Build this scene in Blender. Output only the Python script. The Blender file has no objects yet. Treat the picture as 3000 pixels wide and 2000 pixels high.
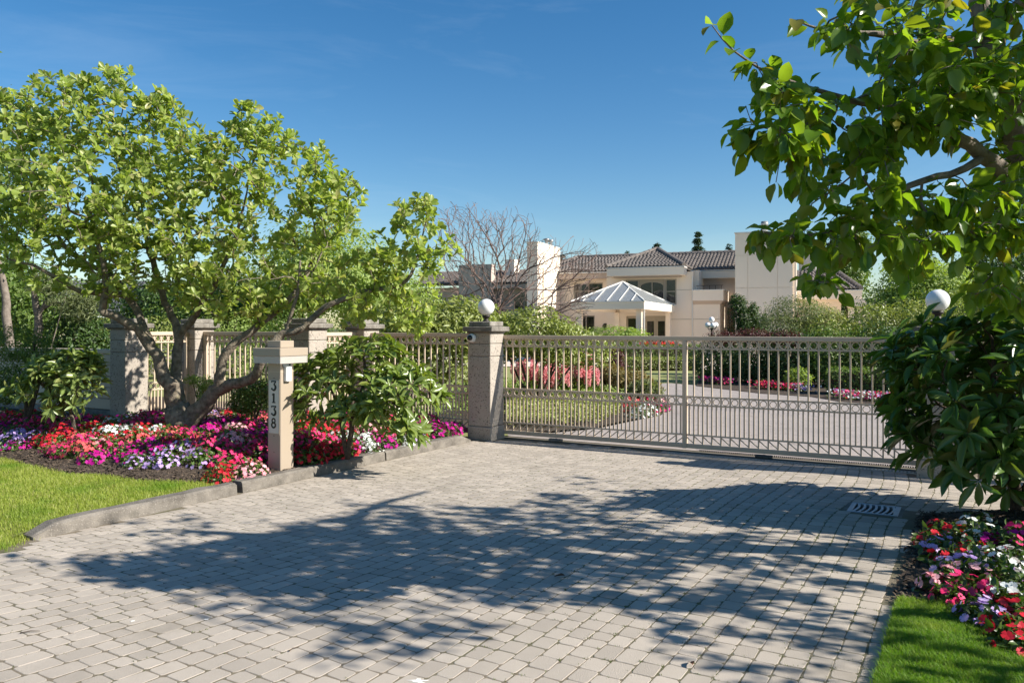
import bpy, bmesh, math, random
import numpy as np
from mathutils import Vector, Matrix

R = math.radians
random.seed(7)
rng = np.random.default_rng(11)
scene = bpy.context.scene
C = scene.collection

# ------------------------------------------------------------------ camera
F, HZ, EYE = 2345.0, 958.0, 1.7
cam_d = bpy.data.cameras.new('camera')
cam = bpy.data.objects.new('camera', cam_d)
C.objects.link(cam)
cam.location = (0, 0, EYE)
cam.rotation_euler = (R(90), 0, 0)
cam_d.sensor_width = 36.0
cam_d.lens = 36.0 * F / 3000.0
cam_d.shift_y = -(1000.0 - HZ) / 3000.0
cam_d.clip_end = 2000
scene.camera = cam

# ------------------------------------------------------------------ sky and sun
SUN = Vector((1.42, -0.44, 1.0)).normalized()
SUN_EL = math.asin(SUN.z)
SUN_AZ = math.atan2(SUN.x, SUN.y)
world = bpy.data.worlds.new('World')
scene.world = world
world.use_nodes = True
wn = world.node_tree
for n in list(wn.nodes):
    wn.nodes.remove(n)
sky = wn.nodes.new('ShaderNodeTexSky')
sky.sky_type = 'NISHITA'
sky.sun_disc = False
sky.sun_elevation = SUN_EL
sky.sun_rotation = SUN_AZ
sky.altitude = 0
sky.air_density = 1.0
sky.dust_density = 0.3
sky.ozone_density = 2.0
bg = wn.nodes.new('ShaderNodeBackground')
bg.inputs['Strength'].default_value = 0.076
wo = wn.nodes.new('ShaderNodeOutputWorld')
hs_ = wn.nodes.new('ShaderNodeHueSaturation')      # the deep clear blue of the photograph, over the whole sky
hs_.inputs['Saturation'].default_value = 1.37
wn.links.new(sky.outputs[0], hs_.inputs['Color'])
# very thin cirrus veils
tcw = wn.nodes.new('ShaderNodeTexCoord'); mpw = wn.nodes.new('ShaderNodeMapping'); mpw.inputs['Scale'].default_value = (1.3, 1.3, 7.0); mpw.inputs['Rotation'].default_value = (0.12, 0.2, 0.4)
nzw = wn.nodes.new('ShaderNodeTexNoise'); nzw.inputs['Scale'].default_value = 2.2; nzw.inputs['Detail'].default_value = 7; nzw.inputs['Roughness'].default_value = 0.62; nzw.inputs['Distortion'].default_value = 0.8
mrw = wn.nodes.new('ShaderNodeMapRange'); mrw.inputs['From Min'].default_value = 0.5; mrw.inputs['From Max'].default_value = 0.8; mrw.inputs['To Max'].default_value = 0.08
mxw = wn.nodes.new('ShaderNodeMix'); mxw.data_type = 'RGBA'; mxw.inputs[7].default_value = (7.0, 8.0, 9.0, 1)
wn.links.new(tcw.outputs['Generated'], mpw.inputs[0]); wn.links.new(mpw.outputs[0], nzw.inputs['Vector']); wn.links.new(nzw.outputs['Fac'], mrw.inputs['Value'])
wn.links.new(mrw.outputs[0], mxw.inputs[0]); wn.links.new(hs_.outputs[0], mxw.inputs[6])
wn.links.new(mxw.outputs[2], bg.inputs[0])
wn.links.new(bg.outputs[0], wo.inputs[0])

sd = bpy.data.lights.new('sun', 'SUN')
sd.energy = 5.0
sd.angle = R(0.55)
sd.color = (1.0, 0.95, 0.86)
sun = bpy.data.objects.new('sun', sd)
C.objects.link(sun)
sun.rotation_euler = (-SUN).to_track_quat('-Z', 'Y').to_euler()
sun.location = (20, -6, 14)

vs = scene.view_settings
vs.view_transform = 'Standard'
vs.look = 'None'
vs.exposure = 0.85
vs.gamma = 1.0
vs.use_curve_mapping = False

# ------------------------------------------------------------------ helpers
def at(px, py, Y):
    """world point seen at a pixel of the 3000 x 2000 photograph, Y metres away"""
    return Vector(((px - 1500.0) * Y / F, Y, EYE - (py - HZ) * Y / F))

def gnd(px, py, z=0.0):
    Y = F * (EYE - z) / (py - HZ)
    return Vector(((px - 1500.0) * Y / F, Y, z))

CA, SA = math.cos(R(30)), math.sin(R(30))
def UV(u, v, z=0.0):
    """gate frame: u along the gate to the right, v away from the street"""
    return Vector((u * CA + v * SA, -u * SA + v * CA, z))
def toUV(p):
    return p[0] * CA - p[1] * SA, p[0] * SA + p[1] * CA
GROT = R(-30)

def proj(P):
    P = np.asarray(P)
    Y = np.maximum(P[:, 1], 1e-3)
    return 1500 + F * P[:, 0] / Y, HZ - F * (P[:, 2] - EYE) / Y

class MB:
    def __init__(self):
        self.v = []; self.f = []; self.M = None
    def add(self, vs, fs):
        o = len(self.v)
        if self.M is not None:
            vs = [self.M @ Vector(p) for p in vs]
        self.v.extend([tuple(p) for p in vs])
        self.f.extend([tuple(i + o for i in f) for f in fs])
        return self
    def box(self, x0, x1, y0, y1, z0, z1, b=0.0):
        c = Vector(((x0 + x1) / 2, (y0 + y1) / 2, (z0 + z1) / 2))
        if b <= 0:
            vs = [(x, y, z) for x in (x0, x1) for y in (y0, y1) for z in (z0, z1)]
            fs = [(0, 1, 3, 2), (4, 6, 7, 5), (0, 4, 5, 1), (2, 3, 7, 6), (0, 2, 6, 4), (1, 5, 7, 3)]
            return self.add(vs, fs)
        h = ((x1 - x0) / 2, (y1 - y0) / 2, (z1 - z0) / 2)
        b = min(b, min(h) * 0.9)
        vs = []; idx = {}
        for sx in (-1, 1):
            for sy in (-1, 1):
                for sz in (-1, 1):
                    for ax in range(3):
                        p = [sx * (h[0] - b), sy * (h[1] - b), sz * (h[2] - b)]
                        p[ax] = (sx, sy, sz)[ax] * h[ax]
                        idx[(sx, sy, sz, ax)] = len(vs)
                        vs.append(Vector(p) + c)
        fs = []
        S = (-1, 1)
        for ax in range(3):
            o1, o2 = [a for a in range(3) if a != ax]
            for s in S:
                q = []
                for (a, d) in ((-1, -1), (1, -1), (1, 1), (-1, 1)):
                    k = [0, 0, 0]; k[ax] = s; k[o1] = a; k[o2] = d
                    q.append(idx[(k[0], k[1], k[2], ax)])
                fs.append(q)
            for a in S:
                for d in S:
                    k0 = [0, 0, 0]; k0[ax] = -1; k0[o1] = a; k0[o2] = d
                    k1 = list(k0); k1[ax] = 1
                    fs.append([idx[(*k0, o1)], idx[(*k1, o1)], idx[(*k1, o2)], idx[(*k0, o2)]])
        for sx in S:
            for sy in S:
                for sz in S:
                    fs.append([idx[(sx, sy, sz, 0)], idx[(sx, sy, sz, 1)], idx[(sx, sy, sz, 2)]])
        out = []
        for f in fs:
            p = [vs[i] for i in f]
            n = (p[1] - p[0]).cross(p[2] - p[0])
            m = sum(p, Vector()) / len(p) - c
            out.append(tuple(f) if n.dot(m) > 0 else tuple(reversed(f)))
        return self.add(vs, out)
    def prism(self, poly, z0, z1):
        n = len(poly)
        vs = [(p[0], p[1], z0) for p in poly] + [(p[0], p[1], z1) for p in poly]
        fs = [tuple(reversed(range(n))), tuple(range(n, 2 * n))]
        fs += [(i, (i + 1) % n, n + (i + 1) % n, n + i) for i in range(n)]
        return self.add(vs, fs)
    def lathe(self, prof, n=16, c=(0, 0, 0)):
        vs = []; fs = []
        m = len(prof)
        for k in range(n):
            a = 2 * math.pi * k / n
            for (r, z) in prof:
                vs.append((c[0] + r * math.cos(a), c[1] + r * math.sin(a), c[2] + z))
        for k in range(n):
            k2 = (k + 1) % n
            for i in range(m - 1):
                fs.append((k * m + i, k2 * m + i, k2 * m + i + 1, k * m + i + 1))
        return self.add(vs, fs)
    def tube(self, pts, rads, n=6, cap=True):
        pts = [Vector(p) for p in pts]
        if not hasattr(rads, '__len__'):
            rads = [rads] * len(pts)
        vs = []; fs = []
        up = None
        for i, p in enumerate(pts):
            t = (pts[min(i + 1, len(pts) - 1)] - pts[max(i - 1, 0)])
            if t.length < 1e-9:
                t = Vector((0, 0, 1))
            t.normalize()
            if up is None:
                up = t.orthogonal().normalized()
            s = t.cross(up)
            if s.length < 1e-6:
                s = t.orthogonal()
            s.normalize(); up = s.cross(t).normalized()
            for k in range(n):
                a = 2 * math.pi * k / n
                vs.append(p + (s * math.cos(a) + up * math.sin(a)) * rads[i])
        for i in range(len(pts) - 1):
            for k in range(n):
                k2 = (k + 1) % n
                fs.append((i * n + k, i * n + k2, (i + 1) * n + k2, (i + 1) * n + k))
        if cap:
            fs.append(tuple(reversed(range(n))))
            fs.append(tuple(range((len(pts) - 1) * n, len(pts) * n)))
        return self.add(vs, fs)
    def ring(self, c, r, w, d, n=14):
        """flat ring in the local xz plane, section w (radial) x d (y)"""
        vs = []; fs = []
        for k in range(n):
            a = 2 * math.pi * k / n
            for (rr, yy) in ((r - w / 2, -d / 2), (r + w / 2, -d / 2), (r + w / 2, d / 2), (r - w / 2, d / 2)):
                vs.append((c[0] + rr * math.cos(a), c[1] + yy, c[2] + rr * math.sin(a)))
        for k in range(n):
            k2 = (k + 1) % n
            for i in range(4):
                j = (i + 1) % 4
                fs.append((k * 4 + i, k2 * 4 + i, k2 * 4 + j, k * 4 + j))
        return self.add(vs, fs)
    def bar(self, a, b, w, d):
        """square bar in local xz between a and b"""
        a = Vector(a); b = Vector(b)
        t = (b - a).normalized()
        s = Vector((0, 1, 0)); q = t.cross(s).normalized()
        vs = []
        for p in (a, b):
            for (i, j) in ((-1, -1), (1, -1), (1, 1), (-1, 1)):
                vs.append(p + q * (i * w / 2) + s * (j * d / 2))
        return self.add(vs, [(0, 3, 2, 1), (4, 5, 6, 7), (0, 1, 5, 4), (1, 2, 6, 5), (2, 3, 7, 6), (3, 0, 4, 7)])
    def mesh(self, name, smooth=False):
        me = bpy.data.meshes.new(name)
        me.from_pydata(self.v, [], self.f)
        if smooth:
            me.polygons.foreach_set('use_smooth', [True] * len(me.polygons))
        me.update()
        return me

def link(name, me, mat=None, parent=None, kind=None):
    o = bpy.data.objects.new(name, me)
    C.objects.link(o)
    if mat is not None and me is not None and not me.materials:
        me.materials.append(mat)
    if parent is not None:
        o.parent = parent
    if kind:
        o['kind'] = kind
    return o

def obj(name, mb, mat, parent=None, smooth=False, kind=None, world=False):
    if world and parent is not None:
        l = parent.location
        mb.v = [(p[0] - l.x, p[1] - l.y, p[2] - l.z) for p in mb.v]
    return link(name, mb.mesh(name, smooth), mat, parent, kind)

def thing(name, label, cat, loc=(0, 0, 0), rz=0.0, group=None):
    o = bpy.data.objects.new(name, None)
    C.objects.link(o)
    o.empty_display_size = 0.2
    o.location = loc
    o.rotation_euler = (0, 0, rz)
    o['label'] = label; o['category'] = cat
    if group:
        o['group'] = group
    return o

def tag(o, label, cat, group=None):
    o['label'] = label; o['category'] = cat
    if group:
        o['group'] = group
    return o

def npmesh(name, V, faces_n, idx, smooth=False):
    """mesh from numpy: V (n,3), faces all with faces_n corners, idx (m, faces_n)"""
    me = bpy.data.meshes.new(name)
    m = len(idx)
    me.vertices.add(len(V)); me.vertices.foreach_set('co', np.ascontiguousarray(V, dtype=np.float32).ravel())
    me.loops.add(m * faces_n); me.loops.foreach_set('vertex_index', np.ascontiguousarray(idx, dtype=np.int32).ravel())
    me.polygons.add(m)
    me.polygons.foreach_set('loop_start', np.arange(0, m * faces_n, faces_n, dtype=np.int32))
    if smooth:
        me.polygons.foreach_set('use_smooth', np.ones(m, dtype=bool))
    me.update(calc_edges=True)
    return me

# ------------------------------------------------------------------ materials
def nodes_of(name):
    m = bpy.data.materials.new(name)
    m.use_nodes = True
    nt = m.node_tree
    for n in list(nt.nodes):
        nt.nodes.remove(n)
    return m, nt

def rnd_value(nt):
    g = nt.nodes.new('ShaderNodeNewGeometry'); o = nt.nodes.new('ShaderNodeObjectInfo')
    a = nt.nodes.new('ShaderNodeMath'); a.operation = 'ADD'
    nt.links.new(g.outputs['Random Per Island'], a.inputs[0]); nt.links.new(o.outputs['Random'], a.inputs[1])
    f = nt.nodes.new('ShaderNodeMath'); f.operation = 'FRACT'
    nt.links.new(a.outputs[0], f.inputs[0])
    return f.outputs[0]

def rgbmix(nt, fac, c1, c2, blend='MIX'):
    m = nt.nodes.new('ShaderNodeMix'); m.data_type = 'RGBA'; m.blend_type = blend
    if isinstance(fac, (int, float)):
        m.inputs[0].default_value = fac
    else:
        nt.links.new(fac, m.inputs[0])
    for s, c in ((6, c1), (7, c2)):
        if isinstance(c, tuple):
            m.inputs[s].default_value = (*c, 1) if len(c) == 3 else c
        else:
            nt.links.new(c, m.inputs[s])
    return m.outputs[2]

def noise(nt, scale, detail=4, rough=0.55, vec=None, coord='Object'):
    t = nt.nodes.new('ShaderNodeTexNoise')
    t.inputs['Scale'].default_value = scale; t.inputs['Detail'].default_value = detail
    t.inputs['Roughness'].default_value = rough
    if vec is None:
        tc = nt.nodes.new('ShaderNodeTexCoord'); vec = tc.outputs[coord]
    nt.links.new(vec, t.inputs['Vector'])
    return t.outputs['Fac']

def ramp(nt, fac, a, b):
    r = nt.nodes.new('ShaderNodeMapRange')
    r.inputs['From Min'].default_value = a; r.inputs['From Max'].default_value = b
    nt.links.new(fac, r.inputs['Value'])
    return r.outputs[0]

def surf(name, c1, c2=None, scale=3.0, rough=0.8, bump=0.0, bscale=60.0, rnd=0.0, spec=0.3, speck=None, lo=0.35, hi=0.65,
         metal=0.0, speckscale=90.0, coord='Object', stain=None):
    m, nt = nodes_of(name)
    out = nt.nodes.new('ShaderNodeOutputMaterial'); p = nt.nodes.new('ShaderNodeBsdfPrincipled')
    nt.links.new(p.outputs[0], out.inputs[0])
    p.inputs['Roughness'].default_value = rough
    p.inputs['Specular IOR Level'].default_value = spec
    p.inputs['Metallic'].default_value = metal
    tc = nt.nodes.new('ShaderNodeTexCoord')
    if coord == 'World':
        g = nt.nodes.new('ShaderNodeNewGeometry'); vec = g.outputs['Position']
    else:
        vec = tc.outputs[coord]
    col = c1
    if c2 is not None:
        col = rgbmix(nt, ramp(nt, noise(nt, scale, 5, 0.6, vec), lo, hi), c1, c2)
    if speck is not None:
        sp = ramp(nt, noise(nt, speckscale, 2, 0.5, vec), 0.60, 0.68)
        col = rgbmix(nt, sp, col, speck)
    if stain is not None:
        st = ramp(nt, noise(nt, stain[1], 6, 0.65, vec), stain[2], stain[2] + 0.18)
        col = rgbmix(nt, st, col, stain[0])
    if rnd > 0:
        r = rnd_value(nt)
        mr = nt.nodes.new('ShaderNodeMapRange')
        mr.inputs['To Min'].default_value = 1 - rnd; mr.inputs['To Max'].default_value = 1 + rnd
        nt.links.new(r, mr.inputs['Value'])
        h = nt.nodes.new('ShaderNodeHueSaturation')
        nt.links.new(mr.outputs[0], h.inputs['Value'])
        if isinstance(col, tuple):
            h.inputs['Color'].default_value = (*col, 1)
        else:
            nt.links.new(col, h.inputs['Color'])
        col = h.outputs[0]
    if isinstance(col, tuple):
        p.inputs['Base Color'].default_value = (*col, 1)
    else:
        nt.links.new(col, p.inputs['Base Color'])
    if bump > 0:
        b = nt.nodes.new('ShaderNodeBump'); b.inputs['Strength'].default_value = bump
        b.inputs['Distance'].default_value = 0.02
        nt.links.new(noise(nt, bscale, 4, 0.6, vec), b.inputs['Height'])
        nt.links.new(b.outputs[0], p.inputs['Normal'])
    return m

def leafmat(name, c1, c2, trans=0.35, rough=0.42, spec=0.4, tcol=None, c3=None, patch=None):
    """leaf: colour differs from leaf to leaf; light comes through from behind"""
    m, nt = nodes_of(name)
    out = nt.nodes.new('ShaderNodeOutputMaterial'); p = nt.nodes.new('ShaderNodeBsdfPrincipled')
    r = rnd_value(nt)
    col = rgbmix(nt, r, c1, c2)
    if c3 is not None:
        f = ramp(nt, r, 0.86, 0.97)
        col = rgbmix(nt, f, col, c3)
    if patch is not None:
        g = nt.nodes.new('ShaderNodeNewGeometry')
        col = rgbmix(nt, ramp(nt, noise(nt, patch[1], 4, 0.6, g.outputs['Position']), 0.5, 0.68), col, patch[0])
    p.inputs['Roughness'].default_value = rough
    p.inputs['Specular IOR Level'].default_value = spec
    nt.links.new(col, p.inputs['Base Color'])
    t = nt.nodes.new('ShaderNodeBsdfTranslucent')
    tc = rgbmix(nt, 1.0, col, tcol or (1.5, 1.6, 0.5), 'MULTIPLY')
    nt.links.new(tc, t.inputs['Color'])
    mx = nt.nodes.new('ShaderNodeMixShader'); mx.inputs[0].default_value = trans
    nt.links.new(p.outputs[0], mx.inputs[1]); nt.links.new(t.outputs[0], mx.inputs[2])
    nt.links.new(mx.outputs[0], out.inputs[0])
    return m

M = {}
M['paver'] = surf('paver_concrete', (0.435, 0.375, 0.31), (0.375, 0.325, 0.27), 1.7, 0.9, 0.35, 140, rnd=0.12, spec=0.2, coord='World',
                  speck=(0.43, 0.385, 0.34), speckscale=150, stain=((0.30, 0.26, 0.21), 0.8, 0.57))
M['joint'] = surf('joint_sand_and_moss', (0.19, 0.155, 0.11), (0.085, 0.09, 0.04), 1.1, 0.95, 0.5, 90, coord='World', lo=.45, hi=.7)
M['moss'] = leafmat('joint_moss', (0.06, 0.10, 0.015), (0.12, 0.14, 0.03), 0.3)
M['kerb'] = surf('kerb_concrete', (0.22, 0.195, 0.165), (0.11, 0.097, 0.082), 5, 0.92, 0.5, 80, coord='World', speck=(0.27, 0.24, 0.205), speckscale=85,
                 stain=((0.08, 0.075, 0.06), 2.3, 0.6))
M['stone'] = surf('pillar_exposed_concrete', (0.44, 0.385, 0.325), (0.37, 0.325, 0.275), 5, 0.92, 0.5, 120, coord='Object', speck=(0.10, 0.085, 0.075),
                  speckscale=48, stain=((0.19, 0.165, 0.14), 2.2, 0.6))
M['capstone'] = surf('weathered_cap_concrete', (0.33, 0.30, 0.26), (0.18, 0.16, 0.135), 6, 0.95, 0.7, 90, speck=(0.09, 0.085, 0.07), speckscale=60)
M['paint'] = surf('taupe_painted_metal', (0.60, 0.475, 0.35), (0.56, 0.44, 0.325), 2, 0.42, 0.05, 50, spec=0.4, stain=((0.36, 0.285, 0.20), 3.0, 0.66))
M['board'] = surf('taupe_painted_board', (0.54, 0.455, 0.35), (0.50, 0.42, 0.325), 2, 0.6, 0.08, 40, rnd=0.06)
M['postpaint'] = surf('cream_painted_metal', (0.37, 0.30, 0.23), (0.35, 0.285, 0.215), 1.2, 0.4, 0.03, 30, spec=0.4)
M['white'] = surf('white_plastic', (0.78, 0.78, 0.76), None, rough=0.35, spec=0.5)
M['globe'] = surf('opal_globe', (0.82, 0.81, 0.80), None, rough=0.16, spec=0.5)
M['darkmetal'] = surf('dark_bronze_metal', (0.035, 0.03, 0.027), (0.055, 0.045, 0.04), 8, 0.5, metal=0.3)
M['iron'] = surf('cast_iron', (0.10, 0.098, 0.095), (0.14, 0.125, 0.11), 14, 0.55, 0.3, 90, metal=0.6)
M['galv'] = surf('galvanised_steel', (0.42, 0.43, 0.44), (0.34, 0.35, 0.36), 9, 0.45, metal=0.7)
M['black'] = surf('black_gloss', (0.012, 0.012, 0.014), None, rough=0.12, spec=0.6)
M['hole'] = surf('unlit_pit', (0.012, 0.011, 0.010), None, rough=0.95)
M['soil'] = surf('garden_soil', (0.085, 0.062, 0.045), (0.045, 0.033, 0.024), 14, 0.98, 1.0, 40, coord='World', speck=(0.13, 0.10, 0.075), speckscale=70)
M['chip'] = surf('bark_chip', (0.115, 0.083, 0.058), (0.05, 0.037, 0.027), 30, 0.95, rnd=0.55)
M['lawnbase'] = surf('lawn_soil', (0.14, 0.17, 0.04), (0.19, 0.18, 0.06), 3, 0.98, 0.6, 60, coord='World')
M['grass'] = leafmat('grass_blade', (0.27, 0.34, 0.05), (0.43, 0.46, 0.11), 0.45, 0.5, 0.3, c3=(0.50, 0.44, 0.22), patch=((0.20, 0.31, 0.035), 1.6))
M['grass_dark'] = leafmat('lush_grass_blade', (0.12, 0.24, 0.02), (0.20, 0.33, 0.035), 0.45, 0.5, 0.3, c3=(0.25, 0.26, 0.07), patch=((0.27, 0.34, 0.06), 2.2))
M['ground'] = surf('meadow_ground', (0.075, 0.095, 0.03), (0.10, 0.105, 0.04), 0.5, 0.98, coord='World')
M['farlawn'] = surf('mown_lawn', (0.21, 0.225, 0.075), (0.26, 0.265, 0.10), 1.2, 0.98, 0.4, 60, coord='World')
M['bark'] = surf('mossy_grey_bark', (0.27, 0.225, 0.17), (0.11, 0.088, 0.065), 16, 0.95, 1.0, 45, coord='World', stain=((0.17, 0.165, 0.07), 5, 0.58))
M['bark_dark'] = surf('brown_bark', (0.12, 0.085, 0.06), (0.055, 0.04, 0.03), 22, 0.95, 0.8, 60, coord='World')
M['bark_grey'] = surf('smooth_grey_bark', (0.24, 0.20, 0.165), (0.15, 0.12, 0.10), 14, 0.95, 0.5, 60, coord='World')
M['twig'] = surf('bare_red_brown_twigs', (0.24, 0.165, 0.14), (0.13, 0.09, 0.075), 8, 0.9, coord='World')
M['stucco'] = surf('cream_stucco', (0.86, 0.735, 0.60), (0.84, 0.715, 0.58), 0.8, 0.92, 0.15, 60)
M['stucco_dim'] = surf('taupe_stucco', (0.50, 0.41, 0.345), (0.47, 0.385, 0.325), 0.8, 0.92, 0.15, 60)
M['trim'] = surf('white_trim', (0.76, 0.73, 0.67), None, rough=0.5)
M['tile'] = surf('grey_brown_roof_tile', (0.20, 0.17, 0.15), (0.145, 0.125, 0.112), 1.2, 0.85, rnd=0.12)
M['tile_dark'] = surf('dark_slate_tile', (0.055, 0.06, 0.065), (0.075, 0.08, 0.085), 1.2, 0.6)
M['winglass'] = surf('window_glass', (0.022, 0.022, 0.02), None, rough=0.03, spec=0.9)
# window glass: part mirror, part clear
_m, _nt = nodes_of('clear_window_glass')
_o = _nt.nodes.new('ShaderNodeOutputMaterial'); _p = _nt.nodes.new('ShaderNodeBsdfPrincipled'); _t = _nt.nodes.new('ShaderNodeBsdfTransparent'); _x = _nt.nodes.new('ShaderNodeMixShader')
_p.inputs['Base Color'].default_value = (0.02, 0.02, 0.02, 1); _p.inputs['Roughness'].default_value = 0.03; _p.inputs['Specular IOR Level'].default_value = 0.9; _x.inputs[0].default_value = 0.6
_nt.links.new(_t.outputs[0], _x.inputs[1]); _nt.links.new(_p.outputs[0], _x.inputs[2]); _nt.links.new(_x.outputs[0], _o.inputs[0])
M['winglass'] = _m
M['curtain'] = surf('interior_curtain', (0.55, 0.50, 0.43), None, rough=0.9)
M['frame'] = surf('window_frame', (0.42, 0.36, 0.28), None, rough=0.5)
M['flue'] = surf('metal_flue', (0.38, 0.38, 0.37), None, rough=0.4, metal=0.6)
M['bounce_paving'] = surf('bounce_court_paving', (0.64, 0.55, 0.455), (0.58, 0.50, 0.41), 1.1, 0.9, coord='World')  # kept pale and warm so the unseen court throws light onto the house walls
M['asph'] = surf('inner_drive_paving', (0.36, 0.31, 0.28), (0.31, 0.27, 0.245), 1.1, 0.9, 0.4, 60, coord='World', speck=(0.24, 0.205, 0.18), speckscale=6)

# ------------------------------------------------------------------ the ground
def sheet(name, pts, z, mat, kind='structure', thick=0.0):
    mb = MB()
    n = len(pts)
    mb.add([(p[0], p[1], z) for p in pts], [tuple(range(n))])
    o = obj(name, mb, mat)
    me = o.data
    if me.polygons[0].normal.z < 0:
        me.flip_normals()
    o['kind'] = kind
    return o

def grid_sheet(name, us, vs, zf, mat, keep=None):
    """height-field sheet in the gate frame"""
    nu, nv = len(us), len(vs)
    V = np.array([tuple(UV(u, v, zf(u, v))) for u in us for v in vs])
    idx = []
    for i in range(nu - 1):
        for j in range(nv - 1):
            if keep is None or keep((us[i] + us[i + 1]) / 2, (vs[j] + vs[j + 1]) / 2):
                idx.append((i * nv + j, (i + 1) * nv + j, (i + 1) * nv + j + 1, i * nv + j + 1))
    me = npmesh(name, V, 4, np.array(idx), True)
    o = link(name, me, mat)
    o['kind'] = 'structure'
    return o

sheet('ground', [(-700, -300), (700, -300), (700, 900), (-700, 900)], -0.16, M['ground'])
# lawn of the estate beyond the gate
sheet('back_lawn', [UV(-60, 10.75), UV(40, 10.75), UV(80, 75), UV(-60, 75)], -0.05, M['farlawn'])

def sstep(a, b, x):
    t = min(1, max(0, (x - a) / (b - a)))
    return t * t * (3 - 2 * t)

KERB_U0, KERB_U1 = -6.66, -6.50
def bed_front(u):
    """front edge of the left flower bed (v of the mulch edge)"""
    if u > -7.6:
        return 5.25 + 0.45 * sstep(-7.6, -6.7, u)
    return 5.25 - 0.12 * sstep(-7.6, -9.5, u) + 0.05 * math.sin(u * 1.7) - 0.02 * (u + 7.6)
def lawn_u(v):
    """right edge of the grass where there is no kerb"""
    return KERB_U0 + 0.42 * sstep(3.9, 3.1, v) + 0.03 * math.sin(v * 9)
def z_left(u, v):
    side = sstep(-6.6, -7.9, u)
    f = bed_front(u)
    back = sstep(f - 0.1, f + 1.7, v)
    return 0.085 + 0.035 * side + (0.02 + 0.13 * side) * back + 0.012 * math.sin(3.1 * u + 1.3 * v) * side

nz = np.random.default_rng(3)
grid_sheet('flower_bed_soil', np.linspace(-19, KERB_U0 + 0.02, 90), np.linspace(4.9, 11.0, 60),
           lambda u, v: z_left(u, v) + nz.normal(0, 0.008) - (0.02 if v < bed_front(u) else 0), M['soil'],
           lambda u, v: (v > bed_front(u) - 0.12) and not (v > 10.6))
# strip of soil between the end of the kerb and the gate pillar is part of the same bed
grid_sheet('front_lawn', np.linspace(-22, KERB_U0 + 0.02, 80), np.linspace(-3.0, 5.9, 60),
           lambda u, v: z_left(u, v) - 0.015 - 0.09 * sstep(4.0, 3.0, v), M['lawnbase'],
           lambda u, v: v < bed_front(u) + 0.02 and v > 2.0)
# ragged tongue of grass beyond the end of the kerb
grid_sheet('lawn_edge', np.linspace(KERB_U0 + 0.0, -6.05, 12), np.linspace(1.9, 3.9, 24), lambda u, v: -0.010 + 0.045 * sstep(lawn_u(v), lawn_u(v) - 0.3, u), M['lawnbase'],
           lambda u, v: u < lawn_u(v))

# right bed and right lawn
def edge_right(v):
    return -0.40 - 0.03 * sstep(5.0, 6.6, v) + 0.02 * math.sin(v * 3)
def rb_front(u):
    """mulch/grass boundary on the right: grass nearer than this v"""
    return 5.50 - 0.75 * sstep(0.0, 0.9, u) + 0.03 * math.sin(u * 6)
def z_right(u, v):
    return 0.015 + 0.09 * sstep(-0.42, 0.35, u) * sstep(rb_front(u) - 0.2, rb_front(u) + 0.6, v)
grid_sheet('shrub_bed_soil', np.linspace(-0.40, 9, 60), np.linspace(2.8, 10.4, 60),
           lambda u, v: z_right(u, v) + nz.normal(0, 0.008), M['soil'],
           lambda u, v: v > rb_front(u) - 0.08 and v < 8.15 + 0.25 * sstep(0.3, 1.2, u) + 2.5 * sstep(0.9, 1.3, u))
grid_sheet('verge_lawn', np.linspace(-0.42, 9, 50), np.linspace(-3, 5.7, 60),
           lambda u, v: z_right(u, v) - 0.01, M['lawnbase'], lambda u, v: v < rb_front(u) + 0.03)

# ------------------------------------------------------------------ the driveway of separate pavers
DRAIN0 = (-0.81, 8.18)
_dc = [(DRAIN0[0] + a_, DRAIN0[1] + b_) for a_, b_ in ((-.25, -.25), (.25, -.25), (.25, .25), (-.25, .25))]
drive = sheet('driveway', [UV(-14, -3), UV(-0.36, -3), UV(-0.36, 7.93), UV(*_dc[1]), UV(*_dc[0]), UV(*_dc[3]), UV(*_dc[2]), UV(*_dc[1]), UV(-0.355, 7.935), UV(-0.355, 8.05), UV(1.2, 8.3), UV(1.2, 10.75), UV(-6.6, 10.75), UV(-6.6, 2.05), UV(-14, 2.05)],
              -0.0014, M['joint'])

def warp(s, t):
    d = max(0.0, 5.6 - t)
    k = min(1.0, max(0.0, (-2.6 - s) / 3.6))
    u = s - 0.085 * d * d * k
    v = t + 0.03 * math.sin(s * 1.1) + 0.05 * k * d
    # columns swing round the drain beside the right pillar
    r = sstep(-2.6, -0.6, s) * sstep(6.6, 8.6, t)
    u += 0.13 * r * math.sin((t - 8.0) * 1.15)
    return u, v

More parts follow.
